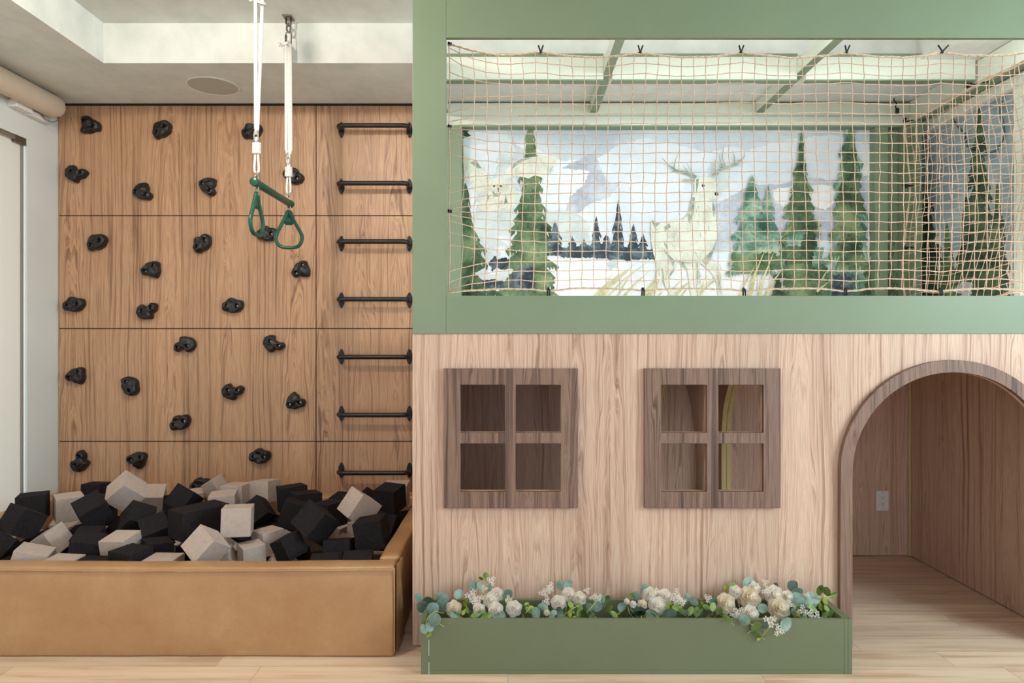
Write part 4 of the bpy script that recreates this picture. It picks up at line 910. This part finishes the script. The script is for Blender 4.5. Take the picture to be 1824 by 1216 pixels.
rx0, rx1 = 1640, 1850
def quad(a, b_, t, l): return [(a, 608-(608-t)*(a-912)/728.), (b_, 608-(608-t)*(b_-912)/728.), (b_, 608-(608-l)*(b_-912)/728.), (a, 608-(608-l)*(a-912)/728.)]
m2.poly(quad(1642, 1806, 232, 585), 'wc_dusk')
m2.poly(m2.edgeN([(1642,470),(1700,450),(1760,440),(1806,450),(1806,590),(1642,590)], 2), 'wc_mist')
m2.tree(1652, 330, 560, 44, 'wc_greend', tiers=9, seed=61); m2.tree(1688, 400, 575, 30, 'wc_green', tiers=7, seed=62)
m2.tree(1746, 182, 575, 46, 'wc_greend', tiers=16, seed=63, power=.9); m2.tree(1778, 330, 580, 34, 'wc_greend', tiers=9, seed=64); m2.tree(1722, 350, 580, 32, 'wc_greend', tiers=9, seed=65)
for q in ([(1700,520),(1715,500),(1735,505),(1730,530)], [(1660,430),(1672,420),(1684,440)]): m2.poly(m2.edgeN(q, 2, 4), 'wc_mist')
m2.done('wall_mural', 'dusky blue watercolour mural with dark firs on the side wall of the loft, right')
# cable hanging in front of the side mural
bm = bmesh.new(); Yc = lambda px: 2.37*1216/(px-912)
tube(bm, [P(px, py, Yc(px)) for px, py in ((1692,208),(1706,224),(1718,238),(1721,256),(1732,270),(1752,276),(1775,268),(1788,245),(1788,225),(1782,200),(1784,180))], .006, 8)
tag(fin('hanging_cable', bm, 'cable', smooth=True), 'thin teal cable looping over the side mural in the loft', 'cable')
bm = bmesh.new(); tube(bm, [P(px, py, 3.90) for px, py in ((1594,170),(1592,178),(1597,184),(1595,190),(1598,197))], .004, 6); bx(bm, *(P(1596,200,3.90).x, P(1600,200,3.90).x), 3.89, 3.91, P(0,203,3.9).z, P(0,193,3.9).z)
tag(fin('loose_cord', bm, 'tie', smooth=True), 'short black cord end dangling from the pale board at the loft corner', 'cord')

# ------------------------------------------------------------------ safety nets
def lerp(tab, x):
    if x <= tab[0][0]: return tab[0][1]
    for (a, ya), (b_, yb) in zip(tab, tab[1:]):
        if x <= b_: return ya+(yb-ya)*(x-a)/(b_-a)
    return tab[-1][1]
def strands(bm, grid, r, knot=True):
    NI, NJ = len(grid), len(grid[0])
    rr = random.Random(11)
    def seg(a, b_, r_):
        m_ = (a+b_)/2+Vector((rr.uniform(-1, 1), rr.uniform(-1, 1), rr.uniform(-1, .6)))*.0012; tube(bm, [a, m_, b_], r_, 5, cap=False)
    for i in range(NI):
        for j in range(NJ):
            if i+1 < NI and 0 < j < NJ-1: seg(grid[i][j], grid[i+1][j], r)
            if j+1 < NJ and i > 0: seg(grid[i][j], grid[i][j+1], r)
            if knot:
                k_ = bmesh.ops.create_icosphere(bm, subdivisions=1, radius=r*1.75, matrix=Matrix.Translation(grid[i][j]))
YN_ = 2.875; sN = 1216/YN_
hooksT = [963, 1140, 1319, 1507, 1677, 1850]; hooksB = [805, 977, 1145, 1325, 1505, 1675, 1850]; hooksL = [78, 225, 376, 520]
def topY(x):
    if x < 963: return lerp([(797,78),(830,92),(880,101),(925,99),(963,92)], x)
    for a, b_ in zip(hooksT, hooksT[1:]+[2040]):
        if a <= x <= b_: t = (x-a)/(b_-a); return 93+9*math.sin(PI*t)**.8 - max(0, (x-1680))*.03
    return 92
def botY(x):
    for a, b_ in zip(hooksB, hooksB[1:]+[2040]):
        if a <= x <= b_: t = (x-a)/(b_-a); return 519-5.5*math.sin(PI*t)**.8
    return 519
NX, NYR = 52, 24; rg = random.Random(77); grid = []
for i in range(NX+1):
    colm = []
    for j in range(NYR+1):
        u, v = i/NX, j/NYR
        px = 798+i*21.9; tY, bY = topY(px), botY(px)
        # vertical strands lean slightly and wander
        lean = 3.5*math.sin(v*PI*1.1+i*.13)+(6*math.sin(v*PI)*math.sin(i*.21)) * .25 + (v-.5)*(-10 if px > 1560 else 2)
        x = px+lean*(1 if i > 0 else 0)+rg.uniform(-1.1, 1.1)
        # sag follows the top and bottom ropes, fading to straight rows
        y0_ = 97+(518-97)*v; y = y0_+(tY-97)*math.exp(-v*7)+(bY-518)*math.exp(-(1-v)*7)+rg.uniform(-1.0, 1.0)
        # pull towards the left lashings
        dxl = px-798; w = math.exp(-dxl/52.0)
        hy = min(hooksL, key=lambda h: abs(h-y)); near = math.exp(-((y-hy)/55)**2)
        y += (hy-y)*w*near*.85; x += w*(10*(1-near))*(1 if i == 0 else .6)-w*near*3*(i > 0)
        if i == 0: x = 799+3*(1-near)
        dep = .018*math.sin(v*PI)*math.sin(u*9)+.01*math.sin(i*.7+j*.5)*.3
        q = P(x, y, YN_)+Vector((0, dep, 0)); colm.append(q)
    grid.append(colm)
net = empty('safety_net', (1.0, YN_, 1.44)); tag(net, 'tan rope safety net stretched across the front opening of the green loft', 'safety net')
bm = bmesh.new(); strands(bm, grid, .0019); put(fin('netting', bm, 'net', net, smooth=True))
def twisted(bm, pts, r, turns=60):
    dense = []
    for a, b_ in zip(pts, pts[1:]):
        for k in range(4): dense.append(a+(b_-a)*k/4)
    dense.append(pts[-1])
    for ph_ in (0, PI):
        tube(bm, [p+Vector((0, math.cos(i*1.3+ph_), math.sin(i*1.3+ph_)))*r*.5 for i, p in enumerate(dense)], r*.72, 6)
bm = bmesh.new(); twisted(bm, [c_[0] for c_ in grid], .0042); twisted(bm, [c_[-1] for c_ in grid], .0042); twisted(bm, grid[0], .0034); put(fin('border_rope', bm, 'net', net, smooth=True))
for hx in hooksT[:5]:
    bm = bmesh.new(); z1 = 2.492; a = P(hx, 94, YN_)
    dx = .010 if hx < 1600 else .022
    tube(bm, [Vector((a.x-dx, YN_-.012, z1)), a+Vector((-.002, -.006, .006)), a+Vector((0, -.007, -.004)), a+Vector((.003, -.006, .006)), Vector((a.x+dx, YN_-.012, z1))], .0034, 8)
    tube(bm, [a+Vector((.006*math.cos(t), .006*math.sin(t), 0)) for t in [2*PI*i/10 for i in range(10)]], .0036, 6, closed=True)
    put(fin('tie', bm, 'tie', net, smooth=True))
for hx in hooksB[1:6]:
    bm = bmesh.new(); a = P(hx, 517, YN_)
    for dx in (-.005, .005): tube(bm, [Vector((a.x+dx, YN_-.004, 1.4375)), a+Vector((dx*.8, -.006, .002)), a+Vector((dx*.3, .002, .010)), a+Vector((dx, .008, 0))], .0034, 8)
    put(fin('tie', bm, 'tie', net, smooth=True))
for hy in hooksL[:3]:
    bm = bmesh.new(); a = P(799, hy, YN_)
    for dz in (-.004, .004, 0): tube(bm, [Vector((-.2698, YN_-.008, a.z+dz)), a+Vector((.006, -.006, dz*.5)), a+Vector((.012, 0, dz)), a+Vector((.004, .006, dz)), Vector((-.2698, YN_+.002, a.z+dz))], .003, 7)
    put(fin('tie', bm, 'tie', net, smooth=True))
# side net along the right of the loft
NY2, NZ2 = 20, 22; g2 = []
for i in range(NY2+1):
    colm = []
    for j in range(NZ2+1):
        u, v = i/NY2, j/NZ2; Y = 3.83-u*.93
        zt = 2.487-.012*math.sin(u*PI*3)**2; zb = 1.452+.018*math.sin(u*PI*3)**2
        z = zt+(zb-zt)*v+rg.uniform(-.003, .003); x = 2.205+.05*math.sin(u*PI)*math.sin(v*PI)+.055*u+.03*math.sin(v*5+u*7)*math.sin(v*PI)+rg.uniform(-.003, .003)
        colm.append(Vector((x, Y+.025*math.sin(v*6+u*4)*math.sin(PI*u)+rg.uniform(-.004, .004), z)))
    g2.append(colm)
net2 = empty('safety_net', (2.2, 3.4, 1.45)); tag(net2, 'tan rope safety net running back along the right side of the loft, denser and bunched', 'safety net')
bm = bmesh.new(); strands(bm, g2, .0019); put(fin('netting', bm, 'net', net2, smooth=True))
bm = bmesh.new()
for path in ([c_[0] for c_ in g2], [c_[-1] for c_ in g2], g2[0], g2[-1]):
    tube(bm, path, .0036, 6); tube(bm, [p+Vector((.006*math.sin(i), .004*math.cos(i), .008)) for i, p in enumerate(path)], .0022, 5)
put(fin('border_rope', bm, 'net', net2, smooth=True))
for px, py in ((1613,214),(1613,331),(1613,441),(1725,152)):
    Yk = 2.205*1216/(px-912); a = P(px, py, Yk); bm = bmesh.new(); r2 = random.Random(px+py)
    for k in range(7):
        q = [a+Vector((r2.uniform(-.014, .014), r2.uniform(-.012, .012), r2.uniform(-.012, .012))) for _ in range(4)]
        if k < 2: q = [Vector((2.2495 if px < 1700 else 2.31, Yk, a.z+(.0 if px < 1700 else .02)))]+q
        tube(bm, q, .003, 6)
    put(fin('tie', bm, 'tie', net2, smooth=True))

# ------------------------------------------------------------------ planter box
YF0 = 2.565
pb = empty('planter_box', (.468, 2.68, 0)); tag(pb, 'long low sage green planter box on the floor below the playhouse windows', 'planter')
px0, px1, hz = -.3417, 1.2785, .206
box('front_board', px0+.030, px1-.031, YF0, YF0+.016, .016, hz, 'planter_sage', pb, .0008)
box('base_rail', px0+.030, px1-.031, YF0+.0005, YF0+.016, .0, .0155, 'planter_sage', pb, .0008)
box('end_stile', px0, px0+.0292, YF0, YF0+.016, .0, hz, 'planter_sage', pb, .0008)
box('end_stile', px1-.0302, px1-.016, YF0, YF0+.016, .0, hz, 'planter_sage', pb, .0008)
box('end_stile', px1-.0155, px1, YF0, YF0+.016, .0, hz, 'planter_sage', pb, .0008)
box('side_board', px1-.030, px1-.016, YF0+.0165, 2.774, .0, hz, 'planter_sage', pb, .0008)
box('side_board', px1-.0155, px1, YF0+.0165, 2.774, .0, hz, 'planter_sage', pb, .0008)
box('side_board', px0, px0+.016, YF0+.0165, 2.774, .0, hz, 'planter_sage', pb, .0008)
box('back_board', px0+.017, px1-.031, 2.758, 2.774, .0, hz, 'planter_sage', pb, .0008)
box('inner_base', px0+.017, px1-.031, YF0+.017, 2.757, .0, .05, 'dark', pb, 0)
bm = bmesh.new(); bx(bm, px0+.0286, px0+.0302, YF0-.0006, YF0+.004, .0, .045); bx(bm, px0+.0286, px0+.0302, YF0-.0006, YF0+.004, .07, .13); put(fin('caulk_line', bm, 'white_plastic', pb))

# ------------------------------------------------------------------ silk flowers and greenery
rf = random.Random(31)
def petal(bm, L, W, cup, curl, ang, tilt, base_r, z0):
    N, K = 6, 5; rows = []
    for i in range(N+1):
        t = i/N; w = W*(.35+.65*math.sin(PI/2*min(1, t*1.5)))*(1-.12*max(0, t-.8)*5); row_ = []
        for k in range(K+1):
            s = k/K*2-1; x = s*w/2; out = base_r+cup*math.sin(t*PI*.6)*(1-.35*s*s)+curl*t**4; z = z0+L*t*(1-.26*s*s*t)
            row_.append(Vector((out-abs(s)**2*w*.28, x, z)))
        rows.append(row_)
    R_ = Matrix.Rotation(ang, 4, 'Z') @ Matrix.Rotation(tilt, 4, 'Y')
    vs = [[bm.verts.new(R_ @ p+Vector((rf.uniform(-1, 1), rf.uniform(-1, 1), rf.uniform(-1, 1)))*.02*L) for p in row_] for row_ in rows]
    for i in range(N):
        for k in range(K): bm.faces.new((vs[i][k], vs[i+1][k], vs[i+1][k+1], vs[i][k+1]))
def rose_mesh(mat):
    bm = bmesh.new()
    for ring_, (n, L, W, cup, curl, tilt, r0) in enumerate([(3,.60,.40,.04,-.03,.05,.05),(4,.62,.56,.08,.02,.16,.13),(5,.64,.70,.12,.08,.34,.22),(6,.66,.84,.16,.16,.62,.28),(7,.70,.95,.18,.22,.95,.32),(7,.72,1.0,.18,.22,1.22,.34)]):
        for k in range(n): petal(bm, L*rf.uniform(.92, 1.06), W, cup, curl, 2*PI*(k+ring_*.37)/n+rf.uniform(-.15, .15), tilt+rf.uniform(-.06, .06), r0, -.08*ring_)
    for v in bm.verts: v.co.z -= .25
    me = bpy.data.meshes.new('rose')
    for f in bm.faces: f.smooth = True
    bm.to_mesh(me); bm.free(); me.materials.append(M[mat]); return me
def blossom_mesh():
    bm = bmesh.new()
    for cx, cy, cz, sc in ((0,0,0,1),(.75,.25,-.1,.8),(-.5,.6,.05,.85),(-.45,-.6,-.1,.8)):
        n = 5; off = rf.uniform(0, 6)
        for k in range(n):
            a = off+2*PI*k/n; d = Vector((math.cos(a), math.sin(a), .25)); s = Vector((-math.sin(a), math.cos(a), 0)); c0 = Vector((cx, cy, cz))
            q = [c0+d*.08*sc, c0+(d*.38+s*.2)*sc, c0+(d*.62+s*.16)*sc+Vector((0,0,.05)), c0+d*.72*sc, c0+(d*.62-s*.16)*sc+Vector((0,0,.05)), c0+(d*.38-s*.2)*sc]
            bm.faces.new([bm.verts.new(p) for p in q])
    nf = len(bm.faces)
    for cx, cy, cz, sc in ((0,0,.08,1),(.75,.25,-.02,.8),(-.5,.6,.13,.85)):
        bmesh.ops.create_icosphere(bm, subdivisions=1, radius=.11*sc, matrix=Matrix.Translation((cx, cy, cz)))
    bm.faces.ensure_lookup_table()
    for f in bm.faces[nf:]: f.material_index = 1
    me = bpy.data.meshes.new('blossom'); bm.to_mesh(me); bm.free(); me.materials.append(M['rose']); me.materials.append(M['yellow']); return me
def leaf_mesh(mat, asp):
    bm = bmesh.new(); N = 14; c = bm.verts.new((0, 0, .0)); rim = []; mid = []
    for k in range(N):
        a = 2*PI*k/N; x = math.cos(a)*asp; y = math.sin(a)
        if y > .8: y *= 1.08
        rim.append(bm.verts.new((x, y, -.22*x*x+.10*y*y))); mid.append(bm.verts.new((x*.5, y*.5, -.06*x*x+.03*y*y+.02)))
    for k in range(N):
        k2 = (k+1) % N; bm.faces.new((c, mid[k], mid[k2])); bm.faces.new((mid[k], rim[k], rim[k2], mid[k2]))
    for f in bm.faces: f.smooth = True
    bmesh.ops.solidify(bm, geom=bm.faces[:], thickness=.03); nf = len(bm.faces)
    tube(bm, [(0, -1, .1), (0, -1.35, .0), (.05, -1.8, -.15)], .05, 5)
    bm.faces.ensure_lookup_table()
    for f in bm.faces[nf:]: f.material_index = 1
    me = bpy.data.meshes.new('leaf'); bm.to_mesh(me); bm.free(); me.set_sharp_from_angle(angle=math.radians(45)); me.materials.append(M[mat]); me.materials.append(M['stem']); return me
ROSE = {'w': [rose_mesh('rose') for _ in range(3)], 'c': [rose_mesh('rose_cream') for _ in range(2)]}
BLO = [blossom_mesh() for _ in range(2)]
LEAF = {'b': [leaf_mesh('leaf_blue', .95), leaf_mesh('leaf_blue', .75)], 'g': [leaf_mesh('leaf_green', .75), leaf_mesh('leaf_green', .6)], 'l': [leaf_mesh('leaf_lime', .6)]}
def depth(py): return 2.535 if py > 1101 else max(2.60, min(2.735, 2.74-(py-1040)/60*.13))
def bunch(label, roses, blossoms, leaves, fill, stems=()):
    x_c = sum(r[0] for r in roses)/len(roses); base = P(x_c, 1095, 2.66)
    b = empty('flower_bunch', (base.x, base.y, .06)); tag(b, label, 'flowers', 'silk flower bunches in the green planter box')
    org = Vector((base.x, base.y, .06))
    for px, py, r, c in roses:
        Y = depth(py); o = bpy.data.objects.new('rose', rf.choice(ROSE[c])); C.objects.link(o); o.parent = b
        o.location = P(px, py, Y)-org; sc = r*Y/1216*1.32; o.scale = (sc, sc, sc)
        d = Vector((rf.uniform(-.35, .35), -1, rf.uniform(.25, .7))); o.rotation_euler = (d.to_track_quat('Z', 'Y') @ Euler((0, 0, rf.uniform(0, 6))).to_quaternion()).to_euler()
    for px, py, r in blossoms:
        Y = depth(py)-.008; o = bpy.data.objects.new('blossom', rf.choice(BLO)); C.objects.link(o); o.parent = b
        o.location = P(px, py, Y)-org; sc = r*Y/1216*.9; o.scale = (sc, sc, sc)
        d = Vector((rf.uniform(-.4, .4), -1, rf.uniform(.1, .7))); o.rotation_euler = (d.to_track_quat('Z', 'Y') @ Euler((0, 0, rf.uniform(0, 6))).to_quaternion()).to_euler()
    for it in leaves:
        px, py, r, c = it[:4]; fl = it[4] if len(it) > 4 else 0
        Y = depth(py)+.012 if py < 1101 else 2.548
        if py >= 1101: Y = 2.55
        o = bpy.data.objects.new('leaf', rf.choice(LEAF[c])); C.objects.link(o); o.parent = b
        o.location = P(px, py, Y)-org; sc = r*Y/1216*1.08; o.scale = (sc, sc, sc)
        d = Vector((rf.uniform(-.3, .3), -1, rf.uniform(-.1, .5))) if not fl else Vector((rf.uniform(-.2, .2), -.45, 1)).normalized()
        o.rotation_euler = (d.to_track_quat('Z', 'Y') @ Euler((0, 0, rf.uniform(-1.2, 1.2))).to_quaternion()).to_euler()
    for k in range(fill[2]):
        o = bpy.data.objects.new('leaf', rf.choice(LEAF[rf.choice('bgggbl')])); C.objects.link(o); o.parent = b
        x = (rf.uniform(fill[0], fill[1])-912)*2.66/1216; o.location = Vector((x, rf.uniform(2.60, 2.74), rf.uniform(.13, .205)))-org
        sc = rf.uniform(.009, .017); o.scale = (sc, sc, sc); d = Vector((rf.uniform(-.8, .8), rf.uniform(-1, .1), rf.uniform(.2, 1)))
        o.rotation_euler = (d.to_track_quat('Z', 'Y') @ Euler((0, 0, rf.uniform(0, 6))).to_quaternion()).to_euler()
    bm = bmesh.new()
    for pts in stems: tube(bm, [P(px, py, Yq)-org for px, py, Yq in pts], .0014, 6)
    for px, py, r, c in roses: tube(bm, [Vector((rf.uniform(-.05, .05), 0, .0)), P(px, py+8, depth(py)+.02)-org-Vector((0,0,.0))], .002, 6)
    fin('stems', bm, 'stem', b, smooth=True)
bunch('leftmost silk flower bunch, eucalyptus trailing over the planter corner, one tall daisy sprig',
 [(809,1083,16,'c'),(877,1067,16,'w'),(882,1087,16,'w'),(915,1083,16,'w'),(884,1058,13,'w'),(851,1085,13,'w')],
 [(840,1061,11),(852,1066,9),(875,1034,8),(862,1048,6),(844,1072,8),(906,1066,6)],
 [(746,1064,8,'b'),(762,1075,11,'b'),(771,1084,11,'b'),(753,1081,10,'b'),(788,1065,12,'b'),(788,1079,12,'b'),(753,1099,7,'b'),(774,1103,11,'b'),(766,1116,8,'b'),(755,1120,8,'b'),(765,1130,4,'l'),(843,1043,9,'b'),(855,1043,6,'b'),(871,1046,6,'b'),(866,1027,7,'g'),(857,1030,4,'l'),(904,1059,9,'b'),(817,1058,8,'b'),(812,1097,11,'b',1),(848,1094,10,'g',1),(866,1097,10,'g',1),(890,1097,11,'b',1),(830,1068,5,'l'),(828,1076,5,'l'),(832,1086,5,'l'),(826,1090,5,'l'),(902,1070,4,'l'),(862,1092,7,'g')],
 (800, 930, 26), stems=[[(790,1092,2.62),(775,1088,2.55),(762,1100,2.55),(758,1112,2.552),(765,1128,2.552)], [(856,1075,2.69),(860,1050,2.71),(872,1036,2.73)]])
bunch('second silk flower bunch from the left, three white roses beside a daisy sprig',
 [(996,1074,15,'w'),(1011,1058,14,'w'),(1034,1064,14,'w'),(974,1090,6,'c')],
 [(981,1045,8),(968,1056,8),(973,1070,7),(1046,1051,6),(1057,1063,7),(1067,1065,7),(976,1052,6)],
 [(999,1042,8,'b'),(1012,1042,9,'b'),(1017,1077,7,'g'),(1033,1082,8,'g'),(1050,1081,7,'b'),(1055,1099,7,'g'),(1070,1067,8,'b'),(1082,1066,6,'g'),(994,1092,12,'b',1),(987,1097,12,'b',1),(955,1092,10,'b'),(967,1083,9,'b'),(942,1086,7,'g'),(938,1075,4,'l'),(948,1082,5,'l'),(1015,1093,6,'l'),(1031,1090,6,'g'),(1064,1080,9,'b'),(1086,1083,6,'g'),(1094,1094,7,'g'),(1005,1096,8,'g',1),(1040,1092,7,'g')],
 (930, 1100, 34), stems=[[(1005,1095,2.6),(1018,1085,2.6),(1030,1078,2.6)], [(1045,1090,2.6),(1055,1080,2.6),(1066,1066,2.65)], [(936,1092,2.62),(944,1082,2.64),(940,1074,2.66)]])
bunch('third silk flower bunch from the left, white rose in front, hydrangea at right',
 [(1171,1077,17,'w'),(1158,1058,14,'w'),(1186,1061,14,'w'),(1145,1075,10,'c'),(1118,1071,6,'w'),(1129,1075,7,'w')],
 [(1206,1058,9),(1212,1068,9),(1203,1068,8),(1217,1072,7),(1260,1065,7),(1171,1052,6)],
 [(1151,1051,10,'b'),(1134,1061,9,'b'),(1139,1088,11,'b',1),(1162,1095,12,'b',1),(1192,1094,12,'b'),(1206,1081,10,'g',1),(1225,1063,7,'b'),(1236,1071,8,'b'),(1214,1088,7,'g'),(1230,1088,8,'g'),(1241,1089,8,'g'),(1258,1081,6,'g'),(1270,1081,7,'g'),(1271,1071,8,'b'),(1108,1081,8,'b'),(1281,1088,7,'g'),(1190,1082,6,'l'),(1193,1075,5,'l'),(1190,1088,5,'l'),(1251,1074,5,'l'),(1247,1090,7,'g'),(1124,1060,5,'l')],
 (1100, 1285, 40))
bunch('rightmost and largest silk flower bunch, cream roses with blossoms spilling over the planter front',
 [(1295,1075,19,'c'),(1338,1062,22,'c'),(1341,1094,17,'w'),(1390,1082,21,'c'),(1383,1058,18,'w'),(1311,1053,13,'w'),(1347,1047,13,'w'),(1405,1062,12,'w')],
 [(1372,1104,11),(1386,1122,10),(1316,1090,9),(1309,1095,8),(1430,1087,9),(1442,1093,9),(1455,1098,9),(1364,1037,6),(1438,1059,6),(1366,1052,8),(1407,1076,7)],
 [(1305,1043,8,'g'),(1293,1046,5,'l'),(1335,1040,12,'b'),(1382,1043,5,'b'),(1412,1043,9,'b'),(1420,1054,9,'b'),(1420,1067,12,'b'),(1444,1069,13,'b'),(1461,1051,9,'g'),(1473,1053,8,'g'),(1485,1060,7,'g'),(1358,1083,8,'b'),(1362,1112,7,'b'),(1347,1116,10,'g'),(1349,1128,9,'g'),(1400,1112,12,'b'),(1352,1137,4,'l'),(1296,1102,8,'g'),(1417,1091,8,'b'),(1429,1099,9,'b',1),(1448,1084,8,'g'),(1470,1070,7,'l'),(1473,1084,7,'g'),(1480,1092,7,'g'),(1470,1096,7,'g'),(1326,1104,9,'b'),(1367,1045,5,'l'),(1408,1078,5,'l'),(1462,1080,6,'l'),(1455,1068,8,'b')],
 (1290, 1475, 40), stems=[[(1350,1136,2.552),(1362,1128,2.552),(1370,1118,2.552),(1370,1100,2.58)], [(1445,1062,2.68),(1462,1066,2.69),(1475,1063,2.7),(1484,1060,2.7)], [(1462,1072,2.7),(1464,1056,2.7)]])
